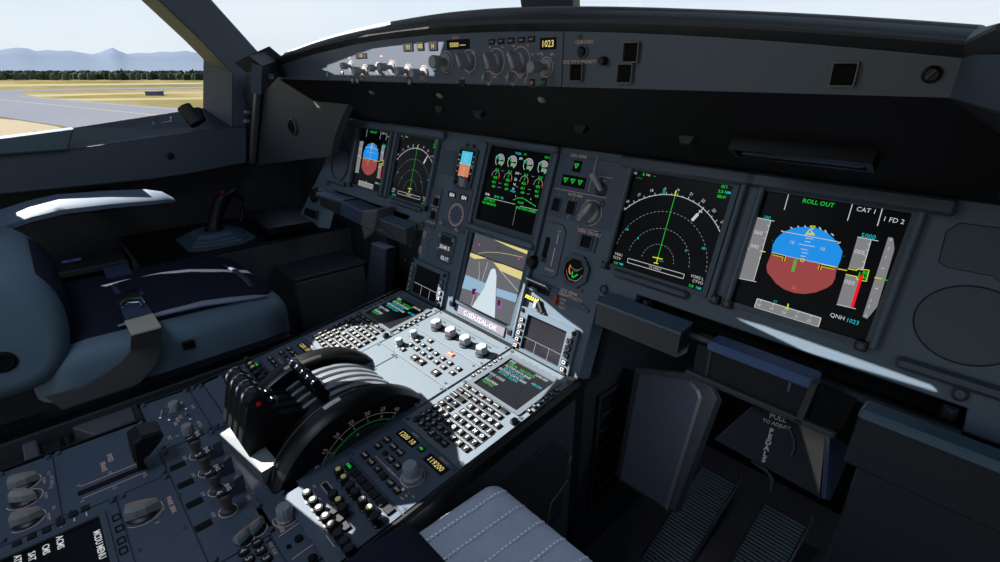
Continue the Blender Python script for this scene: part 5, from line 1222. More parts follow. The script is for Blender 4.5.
b.prism(pad, -.020, .016, BLK, M=frame((0, 0, 0), (0,1,0), (0,0,1)), b=.004); b.build('paddle', L)
# three pointer switches
t = rplate('switching_panel', 'dark panel with three large grey pointer knobs in a row, far left', 'control panel', -.210, -.142, -.045, -.079)
for X_, a in ((-.160, 1.30), (-.122, .80), (-.074, 1.30)): sub('pointer_knob', lambda b: big_pointer(b, X_-t['uv'][0], -.1135-t['uv'][1], a, L=.019), t)
b = MB()
for X_, s_ in ((-.161, 'NORM'), (-.124, 'NORM'), (-.075, 'NORM')): b.text(s_, X_-t['uv'][0]+.012, -.092-t['uv'][1], .0036, .0026, PINK); b.text('F/O', X_-t['uv'][0]-.002, -.086-t['uv'][1], .0036, .0026, PINK)
b.text('ATT HDG', -.142-t['uv'][0], -.084-t['uv'][1], .0042, .0026, PINK); b.build('lettering', t)
t = rplate('printer_panel', 'dark blue blank plate at the lower left edge of the photograph', 'control panel', -.210, -.260, -.045, -.143)
b = MB(); b.text('RECORDER', .02, .045, .006, .0026, PINK); b.build('lettering', t)
# lower flight computer with blank black screen, seen edge on
t = rplate('rear_flight_computer', 'rear flight computer with wide black screen and white MCDU MENU text', 'computer', -.044, -.190, .140, -.0225)
q = t['uv']; b = MB(); ring_prism(b, rrect(-.026-q[0], -.180-q[1], .135-q[0], -.037-q[1], .002, 2), rrect(-.016-q[0], -.172-q[1], .125-q[0], -.044-q[1], .001, 2), .001, .0060, GREYD); b.build('screen_frame', t)
b = MB(); b.box(-.017-q[0], -.173-q[1], .001, .126-q[0], -.043-q[1], .003, SCR); b.build('screen', t)
b = MB()
b.text('MCDU MENU', .034-q[0], -.0495-q[1], .0072, .0034, E_W, bold=.02, sx=.9); b.build('screen_text', t)
for px, py, s_ in ((61, 542, 'ACMS'), (47, 549, 'CMS'), (33, 556, 'SAT'), (19, 561, 'ATSU')): x, y = ru(t, px, py); b = MB(); b.text(s_, x+.004, y, .0068, .0034, E_W, bold=.02); b.build('screen_text', t)
for px, py in ((18, 552), (33, 543.5), (48, 537), (62, 529.5), (75, 521), (87, 515)):
    x, y = ru(t, px, py); b = MB(); b.box(x-.016, y-.0045, .001, x-.006, y+.0045, .005, KEYB, .001); b.box(x-.003, y-.0007, .0022, x+.007, y+.0007, .0028, PINK); b.build('line_key', t)
for px, py in ((117, 519), (120, 530), (122, 542), (124, 552)):
    x, y = ru(t, px, py); b = MB(); ring_prism(b, rrect(x-.006, y-.0045, x+.006, y+.0045, .0015, 2), rrect(x-.0045, y-.003, x+.0045, y+.003, .001, 2), .001, .0032, BLKM); b.build('key', t)
# rudder / parking selector
t = rplate('parking_brake_panel', 'dark blue panel with one large grey pointer knob between screen and lever bank', 'control panel', -.0445, -.0215, .160, .0405)
q = t['uv']; sub('pointer_knob', lambda b: big_pointer(b, .013-q[0], -.002-q[1], 1.25, L=.023, h=.021), t)
b = MB()
for s_, px, py in (('OFF', 154, 504), ('ON', 163, 509), ('X', 158, 524)): b.text(s_, *ru(t, px, py), .0048, .0026, PINK)
b.text('PARK BRK', *ru(t, 172, 506), .0058, .0026, PINK, bold=.01); b.build('lettering', t)
for px, py in ((128, 506), (185, 529), (140, 552), (180, 496)): x, y = ru(t, px, py); sub('fastener', lambda b: mk_screw(b, x, y, .0036, .002), t)
# engine master levers
t = rplate('engine_master_plate', 'dark blue panel under four engine levers with four black slots', 'control panel', -.105, .041, .160, .117)
q = t['uv']
for px, py in ((178, 467.4), (186, 485), (195, 504.4), (204, 527)):
    x, y = ru(t, px, py); b = MB(); b.box(x-.0062, y-.010, .0015, x+.0062, y+.010, .0034, BLKM, .0008); b.build('window', t)
for k in range(3):
    x0 = -.035+.048*k-q[0]; b = MB(); slab4(b, (x0, .088-q[1], .002), (x0, .112-q[1], .002), (x0, .112-q[1], .030), (x0, .100-q[1], .026), .002, NAVY); b.build('divider', t)
b = MB()
for k in range(4): X_ = -.059+.048*k-q[0]; b.text('ON', X_-.006, .1095-q[1], .0042, .0026, PINK); b.text('OFF', X_-.006, .0655-q[1], .0042, .0026, PINK); b.arc((X_, .082-q[1]), .0115, 0, 2*pi, .0009, .0026, PINK, n=24)
b.build('lettering', t)
for k, nm in enumerate(('farthest of the four engine master levers, nearest the left seat', 'second engine master lever, behind the farthest', 'third engine master lever, next to the nearest', 'nearest of the four engine master levers, base ring in full view')):
    L = thing('engine_master_lever', nm, 'lever', T3(-.059+.048*k, .082, .6655), 'four engine master levers')
    b = MB(); b.lathe([(.0085, 0), (.0085, .004), (.0062, .006), (.0052, .014), (.0075, .016), (.0080, .022), (.0078, .027), (.006, .029)], mat('lever_khaki', (70, 66, 60), .5), n=18); b.build('stem', L)
    b = MB(); b.box(-.0065, -.011, 0, .0065, .013, .0035, BLK, .001, M=T3(-.002, .002, .030) @ RX(.15)); b.build('placard', L)
    b = MB(); Mx = T3(-.002, .002, .030) @ RX(.15) @ T3(0, 0, .0038); b.text('%d' % (k+1), 0, -.006, .0075, 0, E_W if 0 else WHT, M=Mx, bold=.02); b.text('ENG', 0, .0055, .0052, 0, WHT, M=Mx, bold=.02); b.build('lettering', L)
# radar / lighting plates beside the left seat
t = rplate('radar_panel', 'dark blue panel with two round knobs and small silver toggles beside left seat', 'control panel', -.262, .041, -.106, .117)
for px, py in ((174, 405), (187, 428)): x, y = ru(t, px, py, .012); sub('knob', lambda b: (b.lathe([(.0085, .002), (.0085, .016), (.0072, .018)], KNOB, n=18, c=(x, y), flut=.07)), t)
for px, py, a in ((161, 418, .5), (187, 409, -.4), (191, 419, -.4), (170, 420, .3)): x, y = ru(t, px, py); sub('toggle_switch', lambda b: mk_toggle(b, .013, x, y, a), t)
b = MB()
for px, py, s_ in ((167, 408, '+'), (182, 404, 'SYS'), (193, 408, 'PWS'), (173, 416, '-'), (178, 421, 'MAN'), (181, 418, 'GCS'), (176, 425, 'WX'), (200, 425, 'AUTO'), (196, 431, 'OFF'), (170, 439, 'TILT'), (178, 437, '0'), (190, 436, 'GAIN')): b.text(s_, *ru(t, px, py), .0048, .0026, PINK, bold=.01)
b.build('lettering', t)
t = rplate('lighting_panel', 'dark blue panel with two round grey knobs left of the thrust levers', 'control panel', -.262, .1175, -.106, .141)
# rudder trim and transponder plates nearest the right seat
t = rplate('rudder_trim_panel', 'dark panel with grey fluted knob and two ruled lines near the right seat', 'control panel', .0975, .1085, .235, .1515)
q = t['uv']; x, y = ru(t, 286, 519, 0); sub('knob', lambda b: (b.lathe([(.0125, .002), (.0125, .004), (.0105, .005), (.0100, .020), (.0085, .022)], KNOB, n=24, c=(x, y), flut=.08), b.arc((x, y), .0155, -2, 2, .0009, .0026, PINK, n=20)), t)
b = MB()
for a, c in (((279.5, 538), (307, 519)), ((292, 561), (321.5, 540))): b.line(ru(t, *a), ru(t, *c), .0009, .0026, PINK)
for px, py, s_, r_ in ((302, 508, 'RUD TRIM', 0), (314, 530, 'RESET', 0), (325, 551, 'SQWK', 0), (275, 521, 'L', 0), (281, 529, 'NOSE', 0), (308, 534, 'TRIM', 0)): b.text(s_, *ru(t, px, py), .0050, .0026, PINK, bold=.01)
b.build('lettering', t)
for px, py, r in ((299, 540.5, .0052), (289, 548.5, .0028), (313, 560, .0055)): x, y = ru(t, px, py); sub('push_button', lambda b: b.lathe([(r, .001), (r, .0045), (r*.7, .0055)], BLKM, n=16, c=(x, y)), t)
t = rplate('transponder_panel', 'dark panel with grey pointer knobs and black numbered keys at lower centre', 'control panel', .1605, .020, .262, .108)
t['uv'] = tuple(t['uv'])
for px, py, s_ in ((257.5, 545, '1'), (261.5, 553, '2'), (267, 561, '3'), (244, 554, '4'), (249.5, 562, '5')):
    x, y = ru(t, px, py); b = MB(); b.loft([[(x+px_*q_, y+py_*q_, z_) for px_, py_ in rrect(-.0055, -.0065, .0055, .0065, .004, 3)] for z_, q_ in ((.001, 1), (.005, 1), (.006, .85))], KEYB); b.text(s_, x, y, .0070, .0063, WHT, bold=.02); b.build('number_key', t)
b = MB()
for px, py, s_ in ((271, 546, 'ATC'), (275, 553, 'CLR')): b.text(s_, *ru(t, px, py), .004, .0026, PINK)
b.build('lettering', t)
t = rplate('transponder_mode_panel', 'small dark plate with two stubby grey pointer knobs beside the trim knob', 'control panel', .099, .041+.0005, .1600, .1080) if 0 else thing('mode_switch', 'stubby grey pointer switch left of the numbered keys, nearer the trim knob', 'switch', REA @ at(REA, 257, 531))
sub('pointer_knob', lambda b: big_pointer(b, 0, 0, 1.9, L=.0125, h=.016, m=KNOB), t)
t = thing('mode_switch', 'stubby grey pointer switch left of the numbered keys, farther from the trim knob', 'switch', REA @ at(REA, 244, 541))
sub('pointer_knob', lambda b: big_pointer(b, 0, 0, 1.9, L=.0125, h=.016, m=KNOB), t)
# ================================================================== right seat side
TEAL = mat('table_teal', (74, 96, 112), .5, bump=.2, scale=20)
TBLUE = mat('table_blue', (66, 90, 130), .55, bump=.2, scale=20)
DKG = mat('dark_grey_plastic', (54, 55, 58), .55, bump=.15, scale=20)
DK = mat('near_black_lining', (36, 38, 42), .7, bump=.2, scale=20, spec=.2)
MID = mat('mid_grey_plastic', (84, 86, 88), .5)
def foot_rest(sg, lab):
    t = thing('foot_rest', lab, 'foot rest', T3(sg*.34, .60, .83))
    # end profile: chamfered top, waisted side
    prof = [(.001, 0), (.030, -.004), (.036, .008), (.026, .016), (.036, .028), (.030, .040), (.004, .036)]
    b = MB(); b.prism(prof, -.070, .071, DKG, M=frame((0, 0, 0), (0,1,0), (0,0,1))); b.build('body', t)
    b = MB(); b.prism([(.0, .036), (.030, .0405), (.033, .0445), (.0, .0400)], -.0715, .0725, TEAL, M=frame((0, 0, 0), (0,1,0), (0,0,1))); b.build('top_pad', t)
    if sg < 0:
        b = MB(); b.loft([[(-.045, -.001, .014), (-.030, -.001, .018), (-.030, -.008, .018), (-.045, -.008, .014)], [(-.02, -.001, .010), (.002, -.001, .012), (.002, -.006, .014), (-.02, -.010, .015)], [(.010, -.001, .010), (.014, -.001, .011), (.014, -.003, .012), (.010, -.003, .011)]], MID); b.build('crescent_glint', t)  # pale crescent paints a highlight on the foot rest front
    return t
foot_rest(1, 'dark grey folding foot rest under the large navigation screen, with teal top')
foot_rest(-1, 'dark folding foot rest under the left navigation screen, with pale painted highlight')
TBF = frame((0, .58, 0), (1,0,0), (0,0,1))
def tpts(*p): return [on(TBF, *q) for q in p]
t = thing('pull_out_table', 'blue topped pull-out table standing below the sunlit panel ledge', 'table', T3(.52, .58, .83)); IT = T3(-.52, -.58, -.83)
b = MB(); b.box(.460, .576, .872, .583, .606, .8855, TBLUE, .003); b = b; 
b.v = [IT @ p for p in b.v]; b.build('top_strip', t)
b = MB(); b.box(.445, .583, .833, .577, .589, .872, DK, .001, M=IT); b.build('front_panel', t)
b = MB(); b.box(.438, .574, .826, .615, .584, .834, DKG, .002, M=IT); b.build('bottom_rail', t)
b = MB(); slab4(b, IT @ Vector((.575, .574, .830)), IT @ Vector((.582, .574, .830)), IT @ Vector((.587, .574, .884)), IT @ Vector((.580, .574, .884)), -.012, DKG); b.build('strut', t)
b = MB(); b.box(.462, .581, .834, .466, .583, .872, DKG, 0, M=IT); b.build('seam_strip', t)
b = MB(); b.box(.558, .581, .858, .561, .584, .872, GREY, .0005, M=IT); b.build('catch', t)
b = MB(); slab4(b, IT @ Vector((.587, .584, .832)), IT @ Vector((.618, .588, .838)), IT @ Vector((.622, .588, .878)), IT @ Vector((.587, .584, .882)), .006, BLKM); b.build('side_panel', t)
t = thing('outboard_table', 'teal edged outboard table with tall dark face at the lower right', 'table', T3(.80, .55, .31)); IT = T3(-.80, -.55, -.31)
b = MB(); b.box(.629, .572, .864, 1.05, .60, .876, TEAL, .003, M=IT); b.build('top_edge', t)
b = MB(); b.box(.628, .582, .80, 1.05, .60, .864, mat('dark_face', (30, 33, 40), .6), .002, M=IT); b.box(.640, .590, .31, 1.05, .61, .80, mat('dark_face', (30, 33, 40), .6), .002, M=IT); b.build('front_panel', t)
# lining behind the knee space
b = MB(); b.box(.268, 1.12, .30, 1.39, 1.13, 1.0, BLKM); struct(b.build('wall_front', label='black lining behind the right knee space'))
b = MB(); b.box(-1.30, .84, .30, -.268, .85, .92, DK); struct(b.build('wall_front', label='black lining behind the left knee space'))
# pedal adjustment cover
t = thing('pedal_cover', 'black wedge cover lettered PULL TO ADJUST PEDALS under the blue topped table', 'cover', T3(.55, .60, .68)); IT = T3(-.55, -.60, -.68)
A = atZ(753, 406.7, .80); B = atZ(796.6, 420.5, .80); C_ = atZ(819, 497, .755); D = atZ(715.5, 439.8, .755)
C_ = hit(819, 497, A, (D-A).cross(B-A)); E1 = atZ(825.4, 432.3, .80); E2 = atZ(847.8, 448.3, .775); F2 = atZ(770, 408, .80)
GOLD = mat('tan_metal', (112, 104, 92), .4, metal=.2); BLS = mat('blue_lining', (36, 48, 74), .6)
b = MB(); slab4(b, IT @ A, IT @ D, IT @ C_, IT @ B, .004, DK); b.build('top_panel', t)
b = MB(); P = [IT @ q for q in (B, C_, E1)]; lowz = Vector((0, 0, -.05)); b.add(P+[p+Vector((0, .01, -.012)) for p in P], [(0, 1, 2), (5, 4, 3), (0, 3, 4, 1), (1, 4, 5, 2), (2, 5, 3, 0)], GOLD); b.build('tan_flap', t)
b = MB(); C2 = C_+Vector((.002, 0, 0)); slab4(b, IT @ E1, IT @ C2, IT @ (C2+Vector((.004, .006, -.002))), IT @ E2, .006, BLS); b.build('right_lining', t)
b = MB(); A2 = A+Vector((-.006, .01, -.006)); P = [IT @ q for q in (A2+Vector((.0, .0, .004)), D+Vector((-.004, 0, 0)), atZ(768, 410, .785))]; P = [IT @ A+Vector((-.001, .0, .001)), IT @ D+Vector((-.001, 0, .001)), IT @ (A+(B-A)*.35+(D-A)*.28)+Vector((0, 0, .0035))]; b.add(P+[p+Vector((0, 0, -.003)) for p in P], [(0, 1, 2), (5, 4, 3), (0, 3, 4, 1), (1, 4, 5, 2), (2, 5, 3, 0)], BLS); b.build('left_lining', t)
# lettering laid on the top panel
nrm = (D-A).cross(B-A).normalized(); 
CF = frame(A, (B-A), -(D-A)) 
def cf(px, py): w = CF.to_3x3().col[2]; return on(CF, px, py, .0)
b = MB(); MI = IT @ CF
wsg = 1 if CF.to_3x3().col[2].dot(EYE-A) > 0 else -1
for s_, px, py, h in (('PULL', 778, 418, .0062), ('TO ADJUST', 776.5, 424.5, .0044)): x, y = cf(px, py); b.text(s_, x, y, h, .0056*wsg, WHT, M=MI, bold=.01)
for k, ch in enumerate('PEDALS'): x, y = cf(771.5-1.5*k, 431+5.7*k); b.text(ch, x, y, .0062, .0056*wsg, WHT, M=MI, bold=.04, rot=0)
b.build('lettering', t)
b = MB(); pts = [cf(*q) for q in ((784, 428), (790, 431), (794, 440), (794, 449), (791, 456))]
b.tube([MI @ Vector((x, y, .007*wsg)) for x, y in pts], .0012, DKG, n=6); b.build('pull_cable', t)
b = MB(); b.tube([IT @ atZ(x, y, z) for x, y, z in ((752, 461, .752), (766, 471, .74), (772, 479, .73), (771, 490, .715))], .0018, DKG, n=6); b.build('hook', t)
# knee pad
KF = frame((0, .70, .73), (1,0,0), (0, .10, .165))
t = thing('knee_pad', 'large blue black padded side board beside the rudder pedals', 'pad', KF @ T3(.37, -.09, 0)); q0 = (.37, -.09)
pad = [on(KF, *q) for q in ((638, 372), (690, 381), (698, 389), (701, 398), (666, 511), (618, 480))]
PADM = mat('knee_pad_blue', (24, 30, 42), .7, bump=.3, scale=20)
b = MB(); b.prism([(x-q0[0], y-q0[1]) for x, y in pad], -.030, 0, PADM, b=.004, side=DKG); b.build('cushion', t)
pad2 = [on(KF, *q) for q in ((632, 366), (690, 372), (708, 385), (714, 398), (671, 513), (612, 477))]
b = MB(); b.prism([(x-q0[0], y-q0[1]) for x, y in pad2], -.040, -.010, DK, b=.003); b.build('backing', t)
# rudder pedals
PF = frame((0, .92, .40), (1,0,0), (0, .22, .10))
RIB = mat('pedal_rubber', (62, 76, 84), .6, bump=.1)
def pedal(lab, pts):
    P = [on(PF, *q) for q in pts]; x0 = min(P[0][0], P[3][0]); x1 = max(P[1][0], P[2][0]); x0 = P[0][0]; x1 = P[1][0]; y1 = (P[0][1]+P[1][1])/2; y0 = y1-.245
    t = thing('rudder_pedal', lab, 'pedal', PF @ T3((x0+x1)/2, y1, 0), 'right seat rudder pedals'); w_ = (x1-x0)/2
    b = MB(); b.box(-w_-.006, y0-y1-.01, -.010, w_+.006, .006, -.002, DK, .002); b.build('plate', t)
    b = MB(); n = 34
    for k in range(n):
        y = -.002-.0072*k; b.box(-w_, y-.0050, -.003, w_, y, .0018, RIB, .0008)
    tag(b.build('ribbed_tread', t), kind='stuff') if 0 else b.build('ribbed_tread', t)
    b = MB(); b.tube([(w_+.004, -.10, .004), (w_+.006, -.02, .006), (w_+.006, .012, .006), (w_+.001, .026, .003)], .0022, DKG, n=6); b.build('side_rod', t)
    return t
pedal('left ribbed rudder pedal on the right seat side, beside the knee pad', ((702, 467), (736, 484), (690, 562), (640, 562)))
pedal('right ribbed rudder pedal below the lettered black cover', ((764, 506), (807, 524), (790, 562), (735, 562)))
# pedestal side: grille, access panel, hooked rod
t = thing('floor_vent_grille', 'black slatted grille low on the right side of the pedestal', 'grille', T3(.2625, .69, .41))
b = MB(); ring_prism(b, [(-.052, -.02), (.042, .0), (.042, .262), (-.052, .262)], [(-.046, -.013), (.036, .006), (.036, .256), (-.046, .256)], 0, .004, DK, M=frame((0, 0, 0), (0,1,0), (0,0,1))); b.box(-.0, -.046, -.013, .0012, .036, .256, BLKM); b.build('frame', t)
for k in range(7): b = MB(); slab4(b, (.001, -.046, .005+.034*k), (.001, .036, .005+.034*k), (.007, .036, .019+.034*k), (.007, -.046, .019+.034*k), .002, DK); b.build('slat', t)
b = MB(); pts = [atX(*q, .268) for q in ((571.6, 456), (569.3, 462), (568.5, 470), (568, 479), (560, 491), (551, 503), (548, 517), (546, 534))]
b.tube(pts, .0016, METAL, n=8); tag(b.build('hooked_rod'), 'thin pale bent metal rod on the pedestal side above the stitched cushion', 'rod')
b = MB(); b.prism([(.30, .40), (.55, .46), (.56, .60), (.52, .645), (.30, .615)], .2622, .2660, DK, M=frame((0, 0, 0), (0,1,0), (0,0,1)), b=.001); tag(b.build('access_panel'), 'large dark access panel on the pedestal side beside the stitched cushion', 'panel')
b = MB(); b.prism([(.579, .3), (1.115, .3), (1.115, .82), (.674, .82), (.642, .712), (.579, .70)], .20, .2585, DK, M=frame((0, 0, 0), (0,1,0), (0,0,1))); tag(b.build('pedestal_foot_panel'), 'tall dark side panel below the instrument panel, holding the slatted grille', 'panel')
b = MB(); b.prism([(-.60, .3), (.84, .3), (.84, .309), (-.60, .309)], .264, .272, METAL if 0 else DKG, M=frame((0, 0, 0), (0,1,0), (0,0,1))); struct(b.build('baseboard_right', label='thin grey strip along the foot of the pedestal'))
# ------------------------------------------------------------------ cushions
def cushion(b, x0, y0, z0, x1, y1, z1, R, r, m, M=None, crown=0, n=5, rb=None):
    """box with rounded plan corners R and rolled top edges r"""
    rb = r if rb is None else rb; rings = []
    for i in range(n+1):
        a = pi/2*i/n; q = rb*(1-sin(a)); rings.append([(x, y, z0+rb*(1-cos(a))) for x, y in rrect(x0+q, y0+q, x1-q, y1-q, max(.002, R-q*.5), 6)])
    for i in range(n+1):
        a = pi/2*i/n; q = r*(1-cos(a)); rings.append([(x, y, z1-r+r*sin(a)) for x, y in rrect(x0+q, y0+q, x1-q, y1-q, max(.002, R-q*.5), 6)])
    if crown:
        for k in (.75, .45, .15):
            base = rings[2*n+1]; cx, cy = (x0+x1)/2, (y0+y1)/2
            rings.append([(cx+(p[0]-cx)*k, cy+(p[1]-cy)*k, z1+crown*(1-k*k)) for p in base])
    return b.loft(rings, m, M=M, smooth=True)
CLOTH = mat('seat_cloth_blue_grey', (182, 188, 206), .85, bump=.6, scale=45, var=.12, spec=.15)
SIDEC = mat('seat_side_vinyl', (88, 108, 124), .6, bump=.25, scale=20, var=.08)
NVC = mat('seat_navy_cloth', (27, 30, 46), .85, bump=.5, scale=40, spec=.15)
t = thing('pilot_seat', 'right seat: pale blue grey stitched cushion front with navy side, at the bottom', 'seat', T3(.55, .10, .30)); IT = T3(-.55, -.10, -.30)
b = MB(); cushion(b, .286, -.16, .585, .80, .372, .688, .022, .030, CLOTH, M=IT, crown=.004); b.build('cushion', t)
b = MB(); cushion(b, .276, -.20, .58, .805, .238, .704, .020, .026, NVC, M=IT, crown=.003); b.build('rear_cushion', t)
STI = mat('stitch_white', (242, 242, 244), .7)
for k in range(6):
    b = MB(); x = .318+.034*k
    for j in range(26):
        y = .222+.0062*j
        def hz(y): 
            d = y-(.372-.030)
            return .6885+.002 if d < 0 else .688-.030+sqrt(max(0, .03**2-d*d))+.0018
        if y+.0036 > .3715: break
        x_ = x+(y-.22)*.02
        b.add([tuple(IT @ Vector(q)) for q in ((x_-.0013, y, hz(y)+.0008), (x_+.0013, y, hz(y)+.0008), (x_+.0013, y+.0036, hz(y+.0036)+.0008), (x_-.0013, y+.0036, hz(y+.0036)+.0008))], [(0, 1, 2, 3)], STI)
    b.build('stitching', t)
b = MB(); b.box(.36, -.16, .30, .72, .24, .36, DK, .01, M=IT); b.box(.44, -.05, .36, .64, .15, .59, DK, .01, M=IT); b.build('seat_base', t)

for sx_, lab in ((.50, 'small added fill lamp under the right side of the instrument panel'), (-.62, 'small added fill lamp under the left side of the instrument panel')):  # fill lamps added to brighten the dark foot wells
    t = thing('foot_well_fill', lab, 'lamp', T3(sx_, .65, .842))
    b = MB(); b.box(-.035, -.018, 0, .035, .014, .012, DKG, .002); b.build('housing', t)
    l_ = bpy.data.lights.new('foot_well_fill_light', 'AREA'); l_.shape = 'RECTANGLE'; l_.size = .06; l_.size_y = .025; l_.energy = .34; l_.color = (.75, .85, 1)
    o = bpy.data.objects.new('foot_well_fill_light', l_); COL.objects.link(o); o.parent = t; o.location = (0, 0, -.003)
# ================================================================== left seat side
def droop(b):
    for v in b.v:
        y = v.y+.10
        if v.z+.30 > .60: v.z -= max(0, y-.20)**1.3*.24+max(0, .08-y)*.08
    return b
t = thing('pilot_seat', 'left seat: navy top, pale blue grey sides and large rounded backrest', 'seat', T3(-.74, .10, .30)); IT = T3(.74, -.10, -.30)
b = MB(); cushion(b, -.945, -.10, .572, -.500, .412, .706, .085, .045, SIDEC, M=IT, rb=.03); droop(b).build('cushion', t)
b = MB(); cushion(b, -.94, -.10, .680, -.535, .394, .713, .085, .016, NVC, M=IT, crown=.014, rb=.004); droop(b).build('top_pad', t)
PIP = mat('seat_piping_sheen', (132, 138, 156), .7)  # piping paled and swelled to carry its reflection band
b = MB(); pth = [(-.537, .06, .711), (-.535, .14, .712), (-.534, .22, .712), (-.534, .28, .711), (-.536, .33, .710), (-.542, .362, .708)]
b.tube(pth, [.003, .008, .0105, .011, .009, .003], PIP, n=8, M=IT, flat=.6); droop(b).build('piping_sheen', t)
b = MB(); b.box(-.545, .16, .705, -.700, .345, .7215, NVC, .006, M=IT) if 0 else b.tube([(-.60, .345, .716), (-.66, .352, .718), (-.74, .35, .720), (-.80, .34, .720)], [.004, .008, .008, .004], mat('seat_seam', (58, 62, 80), .8), n=8, M=IT, flat=.4); droop(b).build('seam', t)
b = MB(); b.box(-.503, .155, .628, -.494, .180, .650, BLK, .003, M=IT); b.build('side_latch', t)
# backrest: side outline swept across, rounded edges
bk = [(-.20, .640), (-.127, .628), (-.070, .634), (-.032, .668), (-.012, .730), (-.012, .800), (-.038, .850), (-.090, .885), (-.16, .915), (-.22, .94), (-.30, .94), (-.33, .85)]
def swept(b, prof, x0, x1, r, m, n=5):
    cy = sum(p[0] for p in prof)/len(prof); cz = sum(p[1] for p in prof)/len(prof); rings = []
    def ring(x, q): return [(x, p[0]-(p[0]-cy)/max(.001, hypot(p[0]-cy, p[1]-cz))*q, p[1]-(p[1]-cz)/max(.001, hypot(p[0]-cy, p[1]-cz))*q) for p in prof]
    for i in range(n+1): a = pi/2*i/n; rings.append(ring(x0+r*(1-sin(a)), r*(1-cos(a)))[::1])
    rings = rings[::-1]
    for i in range(n+1): a = pi/2*i/n; rings.append(ring(x1-r+r*sin(a), r*(1-cos(a))))
    return rings
def smooth_closed(p, k=3):
    for _ in range(k):
        q = []
        for i in range(len(p)): a, c = p[i], p[(i+1) % len(p)]; q += [(a[0]*.75+c[0]*.25, a[1]*.75+c[1]*.25), (a[0]*.25+c[0]*.75, a[1]*.25+c[1]*.75)]
        p = q
    return p
bk = smooth_closed(bk, 2)
b = MB(); b.loft(swept(b, bk, -.94, -.500, .035, SIDEC), SIDEC, M=IT, smooth=True); b.build('backrest', t)
fr_ = smooth_closed([(-.12, .650), (-.060, .650), (-.016, .690), (-.002, .740), (-.004, .790), (-.028, .838), (-.075, .872), (-.13, .895), (-.18, .915), (-.22, .90), (-.12, .85), (-.08, .78)], 2)
b = MB(); b.loft(swept(b, fr_, -.92, -.535, .035, NVC), NVC, M=IT, smooth=True); b.build('front_pad', t)
P = atX(3, 362, -.5); b = MB(); b.lathe([(.0, 0), (.020, 0), (.020, .003), (.014, .005), (.012, .001)][1:], BLKM, n=20, M=IT @ T3(-.5005, P.y, P.z) @ RY(pi/2)); b.build('side_knob', t)
FRM = mat('seat_frame_grey', (56, 60, 62), .5)
M0 = frame((0, 0, 0), (0,1,0), (0,0,1))
b = MB()
A = [atX(*q, -.47) for q in ((-30, 445), (292, 336), (292, 343), (-30, 458))]
b.prism([(p.y, p.z) for p in A], -.505, -.470, BLK, M=IT @ M0); b.build('slide_rail', t)
b = MB(); A = [atX(*q, -.46) for q in ((-30, 458), (290, 345), (286, 356), (150, 402), (-30, 476))]; b.prism([(p.y, p.z) for p in A], -.49, -.460, FRM, M=IT @ M0); b.build('side_frame', t)
b = MB(); b.box(-.93, -.12, .30, -.56, .33, .34, DK, .01, M=IT); b.box(-.88, -.06, .34, -.60, .26, .575, DK, .01, M=IT); b.build('seat_base', t)
# belt
t = thing('seat_belt', 'navy lap belt with black buckle and sunlit plate lying across the left seat', 'seat belt', T3(-.6, .10, .713)); IT = T3(.6, -.10, -.713)
def strip(b, L_, R_2, th, m, M):
    n = len(L_); vs = []
    for p, q in zip(L_, R_2): vs += [p, q]
    nn = []
    for i in range(n):
        a = (L_[min(i+1, n-1)]-L_[max(i-1, 0)]); c = (R_2[i]-L_[i]); v = c.cross(a).normalized()*th; 
        if v.dot(EYE-L_[i]) < 0: v = -v
        nn.append(v)
    up = []
    for i in range(n): up += [L_[i]+nn[i], R_2[i]+nn[i]]
    o = 2*n; fs = []
    for i in range(n-1):
        a, c, d, e = 2*i, 2*i+1, 2*i+3, 2*i+2
        fs += [(o+a, o+c, o+d, o+e), (a, e, d, c), (a, o+a, o+e, e), (c, d, o+d, o+c)]
    b.add(vs+up, fs, m, M=M)
    return b
BNV = mat('belt_navy', (44, 56, 84), .8, bump=.3, scale=30); BGR = mat('belt_grey_webbing', (78, 76, 76), .8, bump=.4, scale=40)
zT = .722
b = MB(); strip(b, [atZ(*q, z) for q, z in (((103, 270), .716), ((106, 277), .720), ((113, 290), zT), ((120, 302), zT))], [atZ(*q, z) for q, z in (((128, 264), .716), ((131, 271), .720), ((137, 283), zT), ((145, 296), zT))], .003, BNV, IT); b.build('navy_strap', t)
b = MB(); strip(b, [atZ(*q, zT+.001) for q in ((119, 304), (121, 311), (126, 321))], [atZ(*q, zT+.001) for q in ((143, 298), (147, 305), (153, 314))], .003, BNV, IT); b.build('lower_strap', t)
b = MB(); q = [atZ(*q_, zT+.004) for q_ in ((112, 296), (136, 287), (144, 299), (119, 308))]; slab4(b, *[IT @ p for p in q], .009, BLK); b.build('buckle', t)
b = MB(); q = [IT @ atZ(*q_, zT+.010) for q_ in ((120, 304), (127, 299), (141, 298), (145, 303), (142, 306), (139, 302), (128, 303), (123, 309))]; b.tube(q+[q[0]], .0018, CHROME, n=6); b.build('metal_loop', t)
b = MB(); q = [atZ(*q_, zT+.003) for q_ in ((124, 321), (153, 313), (161, 326), (131, 334))]; slab4(b, *[IT @ p for p in q], .004, mat('belt_plate', (176, 168, 152), .5, bump=.5, scale=60)); b.build('plate', t)
b = MB(); XB = -.488
Lp = [atZ(131, 334, .722)]+[atX(*q_, XB) for q_ in ((130, 350), (122, 361), (108, 371), (80, 388), (45.5, 396))]
Rp = [atZ(161, 326, .722)]+[atX(*q_, XB) for q_ in ((161, 345), (157, 362), (140, 382), (110, 397), (63, 410))]
strip(b, Lp, Rp, .003, BGR, IT); b.build('side_webbing', t)
